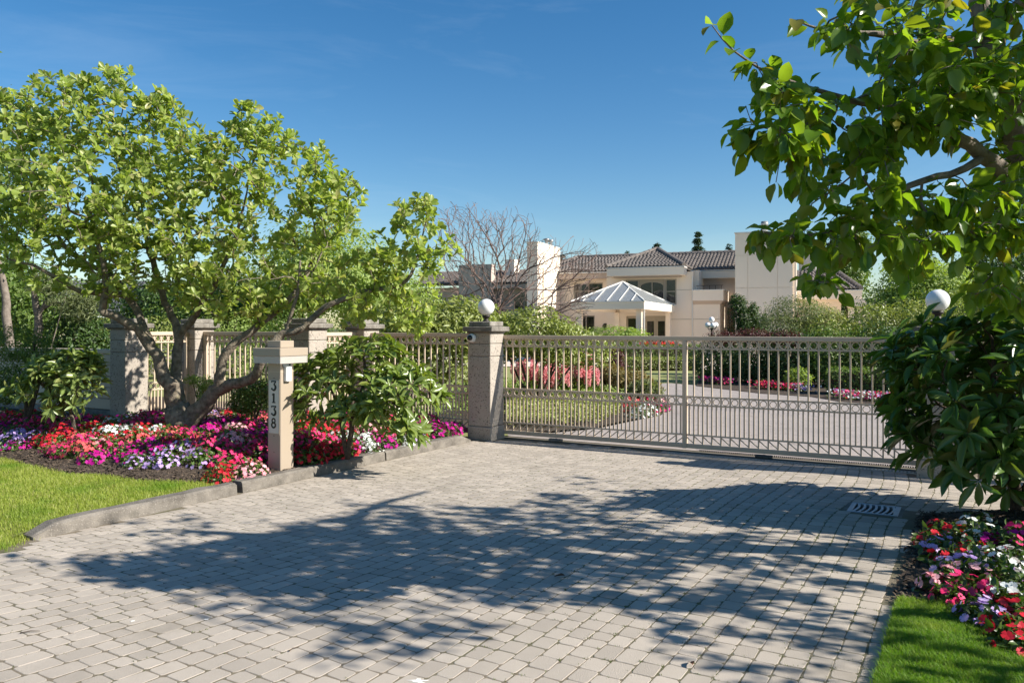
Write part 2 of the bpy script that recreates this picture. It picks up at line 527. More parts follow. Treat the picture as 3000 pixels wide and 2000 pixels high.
DRAIN = (-0.81, 8.18, 0.235)
prng = random.Random(5)
def paver_poly(s0, s1, t0, t1):
    g = 0.0028; c = 0.013
    out = []
    a0, a1, b0, b1 = s0 + g, s1 - g, t0 + g, t1 - g
    def ring(ins, z):
        x0, x1, y0, y1 = a0 + ins, a1 - ins, b0 + ins, b1 - ins
        return [(x0 + c, y0, z), (x1 - c, y0, z), (x1, y0 + c, z), (x1, y1 - c, z), (x1 - c, y1, z), (x0 + c, y1, z), (x0, y1 - c, z), (x0, y0 + c, z)]
    zt = min(0.001, abs(prng.gauss(0, 0.0005))); tx = prng.gauss(0, 0.0022); ty = prng.gauss(0, 0.0022)
    pts = ring(0.0, -0.03) + ring(0.0, -0.0024) + ring(0.0026, 0.0)
    j = [(prng.gauss(0, 0.0022), prng.gauss(0, 0.0022)) for _ in range(8)]
    for i, p in enumerate(pts):
        ss, tt = p[0] + j[i % 8][0], p[1] + j[i % 8][1]
        u, v = warp(ss, tt)
        z = p[2] + zt + (tx * (ss - (s0 + s1) / 2) + ty * (tt - (t0 + t1) / 2) if p[2] > -0.02 else 0)
        out.append(UV(u, v, z))
    fs = []
    for k in (0, 8):
        for i in range(8):
            i2 = (i + 1) % 8
            fs.append((k + i, k + i2, k + 8 + i2, k + 8 + i))
    fs.append(tuple(range(16, 24)))
    return out, fs

pavers = []
s = -13.2; col = 0
while s < 1.15:
    w = prng.choice((0.103, 0.108, 0.113)) * (1.0 + 0.14 * sstep(-3.0, -1.5, s) - 0.08 * sstep(3.0, 6.0, -s))
    t = 0.6 + prng.random() * 0.15
    while t < 10.36:
        l = prng.choice((0.11, 0.15, 0.15, 0.19))
        uc, vc = warp(s + w / 2, t + l / 2)
        du, dv = abs(uc - DRAIN[0]), abs(vc - DRAIN[1])
        ok = not (du < DRAIN[2] + 0.06 and dv < DRAIN[2] + 0.05)
        if uc < KERB_U1 + 0.03 and vc > 3.6: ok = False
        if 1.9 < vc <= 3.9 and uc < lawn_u(vc) + 0.02: ok = False
        if uc > edge_right(vc) - 0.015 and vc < 8.12: ok = False
        if uc > 0.05 and vc < 8.4 - 0.0: ok = False
        if -6.72 < uc < -6.2 and vc > 10.12: ok = False
        if -0.62 < uc < -0.1 and vc > 10.12: ok = False
        P = UV(uc, vc)
        if P.y < 3.2: ok = False
        px = 1500 + F * P.x / max(P.y, 0.1)
        if px < -260 or px > 3150: ok = False
        if ok:
            pavers.append((P.y, px, s, s + w, t, t + l))
        t += l
    s += w
def _vis(p):
    py = HZ + F * EYE / p[0]
    return p[0] if (-20 < p[1] < 3020 and py < 2010) else 100 + p[0]
pavers.sort(key=_vis)
rest = MB()
for k, p in enumerate(pavers):
    vs_, fs_ = paver_poly(*p[2:])
    if k < 300:
        c = sum(vs_, Vector()) / len(vs_); c.z = 0
        mb = MB().add([q - c for q in vs_], fs_)
        o = link('paver', mb.mesh('paver'), M['paver'], drive)
        o.location = c
    else:
        rest.add(vs_, fs_)
o = obj('paver', rest, M['paver'], drive, kind='stuff')

# moss and little weeds in the joints, thicker to the right where it is shady
mv, mf = [], []
for p in pavers:
    Y, px, s0, s1, t0, t1 = p
    dens = 0.35 + 2.6 * sstep(1150, 2100, px)
    if Y > 9.5: dens *= 0.4
    for _ in range(np.random.default_rng(int(px * 7 + Y * 911) % 99991).poisson(dens)):
        q = prng.random()
        ss, tt = (s0 + prng.gauss(0, 0.004), t0 + q * (t1 - t0)) if prng.random() < 0.72 else (s0 + q * (s1 - s0), t0 + prng.gauss(0, 0.003))
        u, v = warp(ss, tt)
        b = UV(u, v, -0.008)
        for _k in range(prng.randint(3, 6)):
            a = prng.random() * 6.283; L = prng.uniform(0.006, 0.019); w = prng.uniform(0.003, 0.006)
            off = Vector((prng.gauss(0, 0.006), prng.gauss(0, 0.006), 0))
            dr = Vector((math.cos(a), math.sin(a), 0))
            sd_ = Vector((-dr.y, dr.x, 0)) * w
            i = len(mv)
            mv += [b + off - sd_, b + off + sd_, b + off + dr * L + Vector((0, 0, prng.uniform(0.009, 0.017)))]
            mf.append((i, i + 1, i + 2))
tag_o = link('joint_moss', npmesh('joint_moss', np.array([tuple(p) for p in mv]), 3, np.array(mf)), M['moss'])
tag_o['kind'] = 'stuff'; tag(tag_o, 'tufts of green moss growing in the joints of the paved driveway', 'moss')

# ------------------------------------------------------------------ kerb in segments
kerb = bpy.data.objects.new('kerb', None); C.objects.link(kerb); kerb['kind'] = 'structure'
def kerb_seg(v0, v1, taper0=0.0, taper1=0.0, tilt=0.0):
    n = max(3, int((v1 - v0) / 0.18))
    prof = [(-0.16, -0.05), (-0.16, 0.098), (-0.145, 0.112), (-0.03, 0.112), (-0.008, 0.092), (0.004, -0.05)]
    vs_, fs_ = [], []
    k = len(prof)
    for i in range(n + 1):
        v = v0 + (v1 - v0) * i / n
        f = 1.0
        if taper0 and v < v0 + taper0: f = 0.25 + 0.75 * (v - v0) / taper0
        if taper1 and v > v1 - taper1: f = 0.25 + 0.75 * (v1 - v) / taper1
        for (a, z) in prof:
            jx = prng.gauss(0, 0.003)
            zz = (z * f if z > 0 else z) + prng.gauss(0, 0.0025)
            vs_.append(UV(KERB_U1 + a + jx + tilt * (v - v0), v + prng.gauss(0, 0.002), zz))
    for i in range(n):
        for j in range(k - 1):
            fs_.append((i * k + j, i * k + j + 1, (i + 1) * k + j + 1, (i + 1) * k + j))
    fs_.append(tuple(range(k))); fs_.append(tuple(reversed(range(n * k, n * k + k))))
    mb = MB().add(vs_, fs_)
    obj('kerb_stone', mb, M['kerb'], kerb)
kerb_seg(3.62, 5.66, taper0=0.22)
kerb_seg(5.735, 8.02, tilt=0.004)
kerb_seg(8.05, 10.02, taper1=0.22, tilt=0.006)

# ------------------------------------------------------------------ storm drain
dr = thing('drain_grate', 'cast iron drain grate with curved slots set in the shaded pavers by the right pillar', 'drain grate',
           UV(DRAIN[0], DRAIN[1], 0.0), GROT)
h = 0.215
cl = MB()
for q in ((-0.31, 0.31, -0.31, -0.2155), (-0.31, 0.31, 0.2155, 0.31), (-0.31, -0.2155, -0.2155, 0.2155), (0.2155, 0.31, -0.2155, 0.2155)):
    cl.box(q[0], q[1], q[2], q[3], -0.05, -0.0015)
obj('collar', cl, M['kerb'], dr)
fr = MB()
for a in ((-h, h, -h, -h + 0.035), (-h, h, h - 0.035, h), (-h, -h + 0.045, -h + 0.035, h - 0.035), (h - 0.045, h, -h + 0.035, h - 0.035)):
    fr.box(a[0], a[1], a[2], a[3], -0.05, 0.003, 0.004)
obj('frame', fr, M['galv'], dr)
obj('pit', MB().box(-h + 0.03, h - 0.03, -h + 0.03, h - 0.03, -0.14, -0.06), M['hole'], dr)
for i in range(7):
    x = -h + 0.062 + i * 0.05
    vs_, fs_ = [], []
    for j in range(7):
        y = -h + 0.035 + (2 * h - 0.07) * j / 6
        xx = x + 0.03 * math.sin(j / 6 * math.pi / 1.2) - 0.012
        for dx in (-0.011, 0.011):
            for z in (-0.035, 0.001):
                vs_.append((xx + dx, y, z))
    for j in range(6):
        b = j * 4
        fs_ += [(b, b + 4, b + 5, b + 1), (b + 2, b + 3, b + 7, b + 6), (b + 1, b + 5, b + 7, b + 3)]
    fs_ += [(0, 1, 3, 2), (24, 26, 27, 25)]
    obj('bar', MB().add(vs_, fs_), M['galv'], dr)

# ------------------------------------------------------------------ pillars
def pillar(label, u, v, dz=0.0, w=0.39, joint=True):
    t = thing('stone_pillar', label, 'pillar', UV(u, v, 0), GROT)
    a = w / 2; g = 0.009
    obj('base_block', MB().box(-a - 0.012, a + 0.012, -a - 0.012, a + 0.012, -0.1, 0.20 + dz, 0.008), M['stone'], t)
    obj('shaft', MB().box(-a, a, -a, a, 0.20 + dz + g, 1.255 + dz, 0.008), M['stone'], t)
    obj('band', MB().box(-a, a, -a, a, 1.255 + dz + g, 1.445 + dz, 0.008), M['stone'], t)
    obj('band', MB().box(-a, a, -a, a, 1.445 + dz + g, 1.612 + dz, 0.008), M['stone'], t)
    obj('joint_core', MB().box(-a + 0.012, a - 0.012, -a + 0.012, a - 0.012, 0.1 + dz, 1.60 + dz), M['capstone'], t)
    obj('neck', MB().box(-a - 0.02, a + 0.02, -a - 0.02, a + 0.02, 1.612 + dz, 1.634 + dz, 0.006), M['capstone'], t)
    c = 0.262
    obj('cap_slab', MB().box(-c, c, -c, c, 1.634 + dz, 1.708 + dz, 0.008), M['capstone'], t)
    obj('cap_block', MB().box(-a + 0.002, a - 0.002, -a + 0.002, a - 0.002, 1.708 + dz, 1.785 + dz, 0.012), M['capstone'], t)
    return t
PA, PB_, PC_, PD_, PE_ = (-6.46, 10.4), (-8.9, 10.4), (-8.9, 9.14), (-11.48, 9.14), (-11.48, 7.87)
PR = (-0.36, 10.36)
pillar('concrete gate pillar carrying a white globe lamp and a round camera, beside the flower bed', *PA)
pillar('concrete pillar behind the tall rhododendron, between two fence panels at the back corner', *PB_, dz=0.04)
pillar('concrete pillar just behind the house number post, dappled with leaf shade', *PC_, dz=0.05)
pillar('concrete pillar directly behind the forked trunk of the magnolia', *PD_, dz=0.05)
pillar('dappled concrete pillar standing left of the magnolia trunk, at the end of the board wall', *PE_, dz=0.05)
pillar('concrete gate pillar hidden behind the large dark rhododendron', *PR)

def globe_lamp(label, u, v, z):
    t = thing('globe_lamp', label, 'lamp', UV(u, v, z), 0, 'white globe lamps on the gate pillars')
    obj('socket', MB().lathe([(0.0, 0), (0.055, 0), (0.055, 0.012), (0.035, 0.02), (0.032, 0.055), (0.05, 0.062), (0.062, 0.075), (0.062, 0.10), (0.0, 0.10)], 16), M['darkmetal'], t, True)
    r = 0.127
    prof = [(r * math.sin(a), 0.10 + r * 0.93 - r * math.cos(a)) for a in np.linspace(0.45, math.pi, 16)]
    prof = [(0.0, prof[0][1])] + prof
    obj('globe', MB().lathe(prof, 28), M['globe'], t, True)
globe_lamp('sunlit white globe lamp on the pillar left of the gate', *PA, 1.785)
globe_lamp('shaded white globe lamp rising above the dark rhododendron at right', *PR, 1.785)

# round security camera on the left gate pillar
cm = thing('security_camera', 'round white security camera with black lens fixed on the gate pillar', 'security camera', UV(PA[0] - 0.115, PA[1] - 0.195, 1.535), GROT)
mb = MB(); mb.M = Matrix.Rotation(R(90), 4, 'X')
mb.lathe([(0, 0), (0.062, 0), (0.066, 0.02), (0.066, 0.045), (0.058, 0.062), (0.0, 0.066)], 20)
obj('housing', mb, M['white'], cm, True)
mb = MB(); mb.M = Matrix.Translation((-0.022, -0.045, 0.0)) @ Matrix.Rotation(R(24), 4, 'Z') @ Matrix.Rotation(R(-8), 4, 'X') @ Matrix.Rotation(R(90), 4, 'X')
mb.lathe([(0.052 * math.sin(a), 0.052 * (math.cos(a))) for a in np.linspace(math.pi, 0.0, 14)], 18)
obj('eyeball', mb, M['white'], cm, True)
mb = MB(); mb.M = Matrix.Translation((-0.022, -0.045, 0.0)) @ Matrix.Rotation(R(24), 4, 'Z') @ Matrix.Rotation(R(-8), 4, 'X') @ Matrix.Rotation(R(90), 4, 'X')
mb.lathe([(0.0, 0.02), (0.043, 0.028), (0.043, 0.036), (0.036, 0.052), (0.02, 0.0595), (0.0, 0.061)], 18)
obj('lens', mb, M['black'], cm, True)

# ------------------------------------------------------------------ gate and fence panels
def rails_panel(t, L, n, zb=0.0, gate=False):
    """ring-and-bar panel along local x from 0 to L; every bar and ring is its own part"""
    d = 0.026
    Z = dict(top=1.575, topb=1.517, r2=1.416, r2b=1.397, m=0.768, mb=0.746, l=0.654, lb=0.634, f=0.250, fb=0.230, b=0.122, bb=0.062)
    Z = {k: a + zb for k, a in Z.items()}
    mid = n // 2 if gate else None
    obj('top_rail', MB().box(0, L, -0.035, 0.035, Z['topb'], Z['top'], 0.004), M['paint'], t)
    for (a, b_) in (('r2', 'r2b'), ('m', 'mb'), ('l', 'lb'), ('f', 'fb')):
        obj('rail', MB().box(0, L, -0.02, 0.02, Z[b_], Z[a]), M['paint'], t)
    obj('bottom_rail', MB().box(0, L, -0.03, 0.03, Z['bb'], Z['b'], 0.004), M['paint'], t)
    st = L / n
    rr = min((Z['topb'] - Z['r2']) / 2, st / 2) - 0.001
    rl = min((Z['mb'] - Z['l']) / 2, st / 2) - 0.001
    ring_u = MB().ring((0, 0, 0), rr - 0.004, 0.0085, 0.024, 16).mesh('ring', False)
    ring_l = MB().ring((0, 0, 0), rl - 0.004, 0.0085, 0.024, 16).mesh('ring', False)
    w = 0.0094
    long_bar = MB()
    for z0, z1 in ((Z['r2'], Z['topb']), (Z['m'], Z['r2b']), (Z['l'], Z['mb']), (Z['f'], Z['lb']), (Z['b'], Z['fb'])):
        long_bar.box(-w, w, -w, w, z0, z1)
    long_bar = long_bar.mesh('bar')
    short_bar = MB().box(-w, w, -w, w, Z['f'], Z['lb']).mesh('bar')
    dA = MB().bar((0.0, 0, Z['b'] + 0.005), (st, 0, Z['fb'] - 0.005), 0.013, 0.013).mesh('brace')
    dB = MB().bar((0.0, 0, Z['fb'] - 0.005), (st, 0, Z['b'] + 0.005), 0.013, 0.013).mesh('brace')
    for i in range(n):
        x = i * st
        for me, z in ((ring_u, (Z['topb'] + Z['r2']) / 2), (ring_l, (Z['mb'] + Z['l']) / 2)):
            o = link('ring', me, M['paint'], t); o.location = (x + st / 2, 0, z)
        o = link('bar', short_bar, M['paint'], t); o.location = (x + st / 2, 0, 0)
        if i > 0 and i != mid:
            o = link('bar', long_bar, M['paint'], t); o.location = (x, 0, 0)
        o = link('brace', dB if (gate and i >= mid) else dA, M['paint'], t); o.location = (x, 0.003, 0)
    if gate:
        obj('centre_post', MB().box(mid * st - 0.027, mid * st + 0.027, -0.042, 0.042, Z['bb'] - 0.004, Z['topb'] - 0.002, 0.004), M['paint'], t)
    for x in (0.02, L - 0.02):
        obj('end_post', MB().box(x - 0.024, x + 0.024, -0.032, 0.032, Z['bb'] - 0.003, Z['topb'] - 0.002, 0.004), M['paint'], t)
    return st

GV = 10.62
gate = thing('sliding_gate', 'long taupe metal sliding gate of rings and bars closed across the driveway', 'gate', UV(-6.36, GV, 0), GROT)
rails_panel(gate, 5.9, 48, 0.0, True)
for x in (0.98, 4.0):
    rb = MB()
    rb.box(-0.11, 0.11, -0.032, 0.032, 0.012, 0.052, 0.008)
    rb.box(-0.055, 0.055, -0.040, -0.034, 0.012, 0.040, 0.002)
    o = obj('roller_housing', rb, M['iron'] if x > 2 else M['capstone'], gate); o.location = (x, 0, -0.006)
    w_ = MB(); w_.M = Matrix.Rotation(R(90), 4, 'X')
    w_.lathe([(0, -0.015), (0.028, -0.015), (0.028, 0.015), (0, 0.015)], 12)
    o2 = obj('roller', w_, M['iron'], gate, True); o2.location = (x, 0, 0.024)
# toothed rack under the rail on the right half
rk = MB()
for i in range(110):
    rk.box(3.15 + i * 0.025, 3.15 + i * 0.025 + 0.012, 0.0, 0.02, 0.030, 0.043)
rk.box(3.1, 5.88, 0.0, 0.02, 0.0435, 0.0450)
obj('toothed_rack', rk, M['darkmetal'], gate)

ch = thing('drain_channel', 'galvanised slotted drain channel along the foot of the gate', 'drain channel', UV(-3.6, 10.43, 0.004), GROT)
cb = MB()
cb.box(0, 3.02, -0.065, -0.045, -0.03, 0.004); cb.box(0, 3.02, 0.045, 0.065, -0.03, 0.004)
obj('channel_edge', cb, M['galv'], ch)
cb = MB()
for i in range(75):
    cb.box(0.01 + i * 0.04, 0.01 + i * 0.04 + 0.022, -0.045, 0.045, -0.012, 0.001)
obj('grille', cb, M['galv'], ch)
obj('trough', MB().box(0, 3.02, -0.045, 0.045, -0.06, -0.04), M['hole'], ch)
tr = MB().box(0.0, 6.0, -0.022, 0.022, 0.0, 0.010, 0.003)
o = obj('gate_track', tr, M['iron']); o.location = UV(-6.4, GV, -0.002); o.rotation_euler = (0, 0, GROT)
tag(o, 'flat steel track on the ground under the sliding gate', 'gate track')
# concrete sill the gate runs on
o = obj('gate_sill', MB().box(-6.3, -0.5, 10.36, 10.80, -0.05, -0.004), M['kerb'])
o.rotation_euler = (0, 0, GROT); o['kind'] = 'structure'

def fence(label, a, b, n, zb):
    pa, pb = UV(*a), UV(*b)
    d = pb - pa
    t = thing('fence_panel', label, 'fence panel', pa, math.atan2(d.y, d.x))
    rails_panel(t, d.length, n, zb)
hw = 0.195
fence('ring and bar fence panel joining the gate pillar with the camera, behind the tall rhododendron', (PB_[0] + hw, 10.4), (PA[0] - hw, 10.4), 17, 0.03)
fence('short return fence panel showing just right of the house number post cap', (PC_[0], PC_[1] + hw), (PB_[0], PB_[1] - hw), 7, 0.04)
fence('ring and bar fence panel between the magnolia trunk and the number post', (PD_[0] + hw, PD_[1]), (PC_[0] - hw, PC_[1]), 18, 0.05)
fence('short return fence panel behind the left side of the magnolia trunk', (PE_[0], PE_[1] + hw), (PD_[0], PD_[1] - hw), 7, 0.05)
fence('fence panel running on to the right behind the large dark rhododendron', (PR[0] + hw, 10.4), (PR[0] + 3.0, 10.4), 22, 0.03)

# board wall left of the last pillar
bw = thing('board_wall', 'low taupe wall of wide horizontal boards running left from the dappled pillar', 'wall', UV(PE_[0] - hw, PE_[1], 0), GROT)
obj('footing', MB().box(-8.0, -0.004, -0.085, 0.085, 0.0, 0.375, 0.006), M['capstone'], bw)
obj('sill', MB().box(-8.0, -0.004, -0.11, 0.11, 0.10, 0.215, 0.006), M['kerb'], bw)
for i in range(5):
    obj('board', MB().box(-8.0, -0.004, -0.03, 0.03, 0.385 + i * 0.178, 0.385 + i * 0.178 + 0.166, 0.008), M['board'], bw)
obj('backing_board', MB().box(-7.98, -0.02, 0.0, 0.022, 0.38, 1.27), M['board'], bw)
obj('cap', MB().box(-8.0, -0.004, -0.055, 0.055, 1.278, 1.345, 0.008), M['board'], bw)

# ------------------------------------------------------------------ house number post
post = thing('house_number_post', 'cream metal post with black numbers 3138 and a flat square cap', 'number post', UV(-6.80, 6.54, 0.07), GROT)
a = 0.10
obj('column', MB().box(-a, a, -a, a, 0.0, 1.232, 0.006), M['postpaint'], post)
obj('lamp_core', MB().box(-a + 0.015, a - 0.015, -a + 0.015, a - 0.015, 1.232, 1.312), M['postpaint'], post)
acry, nt = nodes_of('frosted_acrylic')
out = nt.nodes.new('ShaderNodeOutputMaterial'); g1 = nt.nodes.new('ShaderNodeBsdfPrincipled'); g2 = nt.nodes.new('ShaderNodeBsdfTransparent'); mx = nt.nodes.new('ShaderNodeMixShader')
g1.inputs['Base Color'].default_value = (0.62, 0.57, 0.52, 1); g1.inputs['Roughness'].default_value = 0.25
mx.inputs[0].default_value = 0.55
nt.links.new(g2.outputs[0], mx.inputs[1]); nt.links.new(g1.outputs[0], mx.inputs[2]); nt.links.new(mx.outputs[0], out.inputs[0])
for q in ((-0.208, 0.208, -0.208, -0.200), (-0.208, 0.208, 0.200, 0.208), (-0.208, -0.200, -0.199, 0.199), (0.200, 0.208, -0.199, 0.199)):
    obj('acrylic_pane', MB().box(q[0], q[1], q[2], q[3], 1.228, 1.305), acry, post)
c = 0.214
obj('cap_slab', MB().box(-c, c, -c, c, 1.306, 1.398, 0.006), M['postpaint'], post)
obj('cap_block', MB().box(-a - 0.004, a + 0.004, -a - 0.004, a + 0.004, 1.398, 1.478, 0.006), M['postpaint'], post)
# intercom on the driveway face
ic = obj('intercom', MB().box(a, a + 0.045, -0.05, 0.035, 1.02, 1.19, 0.008), M['white'], post)
obj('bracket', MB().box(a, a + 0.02, -0.075, 0.05, 1.185, 1.225, 0.004), M['galv'], ic)
obj('key_lock', MB().box(a + 0.02, a + 0.026, 0.008, 0.03, 1.196, 1.216, 0.003), M['black'], ic)
obj('collar_seam', MB().box(-a - 0.0015, a + 0.0015, -a - 0.0015, a + 0.0015, 1.128, 1.132), M['board'], post)
M['plate'] = surf('number_plate', (0.62, 0.57, 0.49), None, rough=0.4)
M['numeral'] = surf('black_numeral', (0.018, 0.017, 0.016), None, rough=0.45)
pl = obj('number_plate', MB().box(-0.076, 0.076, -a - 0.006, -a, 0.440, 1.035, 0.003), M['plate'], post)
fm = MB()
for q in ((-0.088, 0.088, 1.037, 1.050), (-0.088, 0.088, 0.425, 0.438), (-0.088, -0.077, 0.438, 1.037), (0.077, 0.088, 0.438, 1.037)):
    fm.box(q[0], q[1], -a - 0.004, -a, q[2], q[3])
obj('plate_frame', fm, M['postpaint'], post)
for z in (1.06, 0.412, 0.23):
    s_ = MB(); s_.M = Matrix.Translation((0, -a, z)) @ Matrix.Rotation(R(90), 4, 'X'); s_.lathe([(0, 0), (0.006, 0), (0.005, 0.004), (0, 0.004)], 8)
    obj('screw', s_, M['iron'], post)

def stroke(pts, mb, y0, y1, ox, oz, sc):
    """flat bold stroke with its own width at every point, extruded from y0 to y1"""
    P = [(Vector((p[0], 0, p[1])), p[2]) for p in pts]
    L, Rr = [], []
    for i, (p, w) in enumerate(P):
        t = (P[min(i + 1, len(P) - 1)][0] - P[max(i - 1, 0)][0])
        if t.length < 1e-6: t = Vector((1, 0, 0))
        t.normalize(); nrm = Vector((-t.z, 0, t.x))
        L.append(p + nrm * w / 2); Rr.append(p - nrm * w / 2)
    n = len(P); vs_ = []
    for y in (y0, y1):
        for k in range(n):
            vs_.append((L[k].x * sc + ox, y, L[k].z * sc + oz)); vs_.append((Rr[k].x * sc + ox, y, Rr[k].z * sc + oz))
    fs_ = []
    for k in range(n - 1):
        b = 2 * k; c_ = b + 2 * n
        fs_ += [(b, b + 1, b + 3, b + 2), (b, b + 2, c_ + 2, c_), (b + 1, c_ + 1, c_ + 3, b + 3)]
    fs_ += [(0, 2 * n, 2 * n + 1, 1), (2 * n - 2, 2 * n - 1, 4 * n - 1, 4 * n - 2)]
    mb.add(vs_, fs_)
def arc(cx, cz, rx, rz, a0, a1, n, w0, w1, wmid=None):
    out = []
    for i in range(n + 1):
        f = i / n; an = R(a0 + (a1 - a0) * f)
        w = w0 + (w1 - w0) * f if wmid is None else (w0 + (wmid - w0) * math.sin(math.pi * f) if True else 0)
        out.append((cx + rx * math.cos(an), cz + rz * math.sin(an), w))
    return out
GLY = {
 '3': [[(-0.30, 0.78, 0.06), (-0.28, 0.90, 0.07)], [(-0.31, 0.91, 0.11), (0.33, 0.93, 0.10)], [(0.32, 0.92, 0.10), (0.04, 0.60, 0.11)],
       arc(0.0, 0.31, 0.26, 0.29, 85, -130, 14, 0.09, 0.09, 0.21), arc(-0.23, 0.15, 0.045, 0.045, 0, 360, 10, 0.09, 0.09)],
 '1': [[(0.02, 0.97, 0.19), (0.02, 0.02, 0.19)], [(-0.20, 0.04, 0.08), (0.24, 0.04, 0.08)], [(0.0, 0.93, 0.10), (-0.20, 0.80, 0.07)]],
 '8': [arc(0, 0.73, 0.20, 0.22, 0, 360, 20, 0.13, 0.13), arc(0, 0.28, 0.25, 0.25, 0, 360, 20, 0.15, 0.15)],
}
for i, ch_ in enumerate('3138'):
    mb = MB()
    for k, st_ in enumerate(GLY[ch_]):
        stroke([(p_[0] * 1.05, p_[1], p_[2] * 1.22) for p_ in st_], mb, -a - 0.0085 - 0.0003 * k, -a - 0.005, 0.0, 0.922 - i * 0.140, 0.110)
    obj('numeral', mb, M['numeral'], pl)

# ------------------------------------------------------------------ the house
hs = thing('house', 'large cream house with tiled hip roofs and glass topped entrance canopy', 'house', (6.27, 38.0, 0.0), R(-21))
def hbox(name, p0, p1, q0, q1, z0, z1, mat='stucco', parent=None, b=0.0):
    return obj(name, MB().box(p0, p1, q0, q1, z0, z1, b), M[mat], parent or hs)

def tiled(name, quad, mat, cols=0.21, rows=0.34, parent=None):
    """barrel tiles over a roof plane: quad = eave-left, eave-right, ridge-right, ridge-left (local)"""
    A, B, Cc, D = [Vector(p) for p in quad]
    e = (B - A); eL = e.length; e.normalize()
    nrm = e.cross(((Cc + D) / 2 - (A + B) / 2)).normalized()
    if nrm.z < 0: nrm = -nrm
    sl = nrm.cross(e).normalized()
    if sl.z < 0: sl = -sl
    H = max((Cc - A).dot(sl), (D - A).dot(sl))
    xl = (D - A).dot(e); xr = (Cc - A).dot(e)
    nr = max(1, int(H / rows)); rh = H / nr
    V, Fq = [], []
    ns = 5
    for r in range(nr):
        s0, s1 = r * rh, (r + 1) * rh + 0.03
        f = (s0 + rh / 2) / H
        x0 = xl * f; x1 = eL + (xr - eL) * f
        n = max(1, int((x1 - x0) / cols)); cw = (x1 - x0) / n
        for c_ in range(n):
            b = len(V)
            for k in range(ns + 1):
                g = k / ns
                x = x0 + (c_ + g) * cw
                hgt = 0.055 * max(0.0, math.sin(g * math.pi)) + 0.012
                for s_, lift in ((s0, 0.035), (s1, 0.0)):
                    V.append(A + e * x + sl * s_ + nrm * (hgt + lift))
            b2 = len(V)
            for k in range(ns):   # front edge thickness
                pass
            for k in range(ns):
                Fq.append((b + 2 * k, b + 2 * k + 2, b + 2 * k + 3, b + 2 * k + 1))
            for k in range(ns + 1):
                V.append(V[b + 2 * k] - nrm * 0.045)
            for k in range(ns):
                Fq.append((b + 2 * k, b2 + k, b2 + k + 1, b + 2 * k + 2))
    me = npmesh(name, np.array([tuple(p) for p in V]), 4, np.array(Fq))
    o = link(name, me, M[mat], parent or hs, 'stuff')
    # closed deck under the tiles
    dk = MB(); n4 = [A, B, Cc, D]
    dk.add([p - nrm * 0.03 for p in n4] + [p - nrm * 0.12 for p in n4], [(0, 1, 2, 3), (7, 6, 5, 4), (0, 4, 5, 1), (1, 5, 6, 2), (2, 6, 7, 3), (3, 7, 4, 0)])
    obj('roof_deck', dk, M[mat], o)
    return o

def ridge(name, a, b, r=0.13, mat='tile'):
    a, b = Vector(a), Vector(b)
    n = max(2, int((b - a).length / 0.4))
    pts, rad = [], []
    for i in range(n):
        for f, k in ((0.0, 1.0), (0.95, 0.86)):
            pts.append(a.lerp(b, (i + f) / n)); rad.append(r * k)
    return obj(name, MB().tube(pts, rad, 8), M[mat], hs)

def window(p0, p1, q, z0, z1, nx=2, nz=1, fr=0.07, mat='frame', parent=None, curtain=False):
    f = MB()
    f.box(p0, p1, q - 0.05, q + 0.03, z0, z0 + fr); f.box(p0, p1, q - 0.05, q + 0.03, z1 - fr, z1)
    f.box(p0, p0 + fr, q - 0.05, q + 0.03, z0 + fr, z1 - fr); f.box(p1 - fr, p1, q - 0.05, q + 0.03, z0 + fr, z1 - fr)
    w = obj('window', f, M[mat], parent or hs)
    xs = np.linspace(p0 + fr, p1 - fr, nx + 1); zs = np.linspace(z0 + fr, z1 - fr, nz + 1)
    for x in xs[1:-1]:
        obj('mullion', MB().box(x - 0.03, x + 0.03, q - 0.035, q + 0.02, z0 + fr, z1 - fr), M[mat], w)
    for z in zs[1:-1]:
        obj('transom', MB().box(p0 + fr, p1 - fr, q - 0.032, q + 0.018, z - 0.025, z + 0.025), M[mat], w)
    if curtain:
        for s_ in (0, 1):
            cm_ = MB(); a0 = p0 + fr if s_ == 0 else p1 - fr - (p1 - p0) * .2; m_ = 9
            vs_ = [(a0 + (p1 - p0) * .2 * k_ / m_, q + .16 + .03 * (k_ % 2), z_) for k_ in range(m_ + 1) for z_ in (z0 + .02, z1 - .02)]
            cm_.add(vs_, [(2 * k_, 2 * k_ + 2, 2 * k_ + 3, 2 * k_ + 1) for k_ in range(m_)])
            obj('curtain', cm_, M['curtain'], w)
    for i in range(nx):
        obj('pane', MB().box(xs[i], xs[i + 1], q - 0.004, q + 0.004, z0 + fr, z1 - fr), M['winglass'], w)
    return w

# central block ----------------------------------------------------
hbox('wall', -4.1, -2.92, 9.0, 9.3, 0.0, 3.02)
hbox('wall', -0.48, 1.0, 9.0, 9.3, 0.0, 3.02)
hbox('wall', -2.92, -0.48, 9.0, 9.3, 2.36, 3.02)
hbox('wall', -4.1, -2.95, 9.0, 9.3, 3.02, 4.66)
hbox('wall', 0.04, 1.0, 9.0, 9.3, 3.02, 4.9)
hbox('wall', -2.95, 0.04, 9.0, 9.3, 4.50, 4.66)
hbox('wall', -4.1, 1.0, 9.3, 15.0, 0.0, 0.3)
hbox('wall', -4.1, -3.9, 9.3, 15.5, 0.3, 4.66)
hbox('wall', 0.8, 1.0, 9.3, 15.5, 0.3, 5.0)
hbox('floor_slab', -3.9, 0.8, 9.3, 15.0, 2.9, 3.05, 'stucco_dim')
hbox('rear_wall', -3.9, 0.8, 13.0, 13.2, 0.3, 4.66, 'stucco_dim')
hbox('string_course', -0.48, 1.0, 8.985, 9.0, 2.14, 2.165, 'frame')
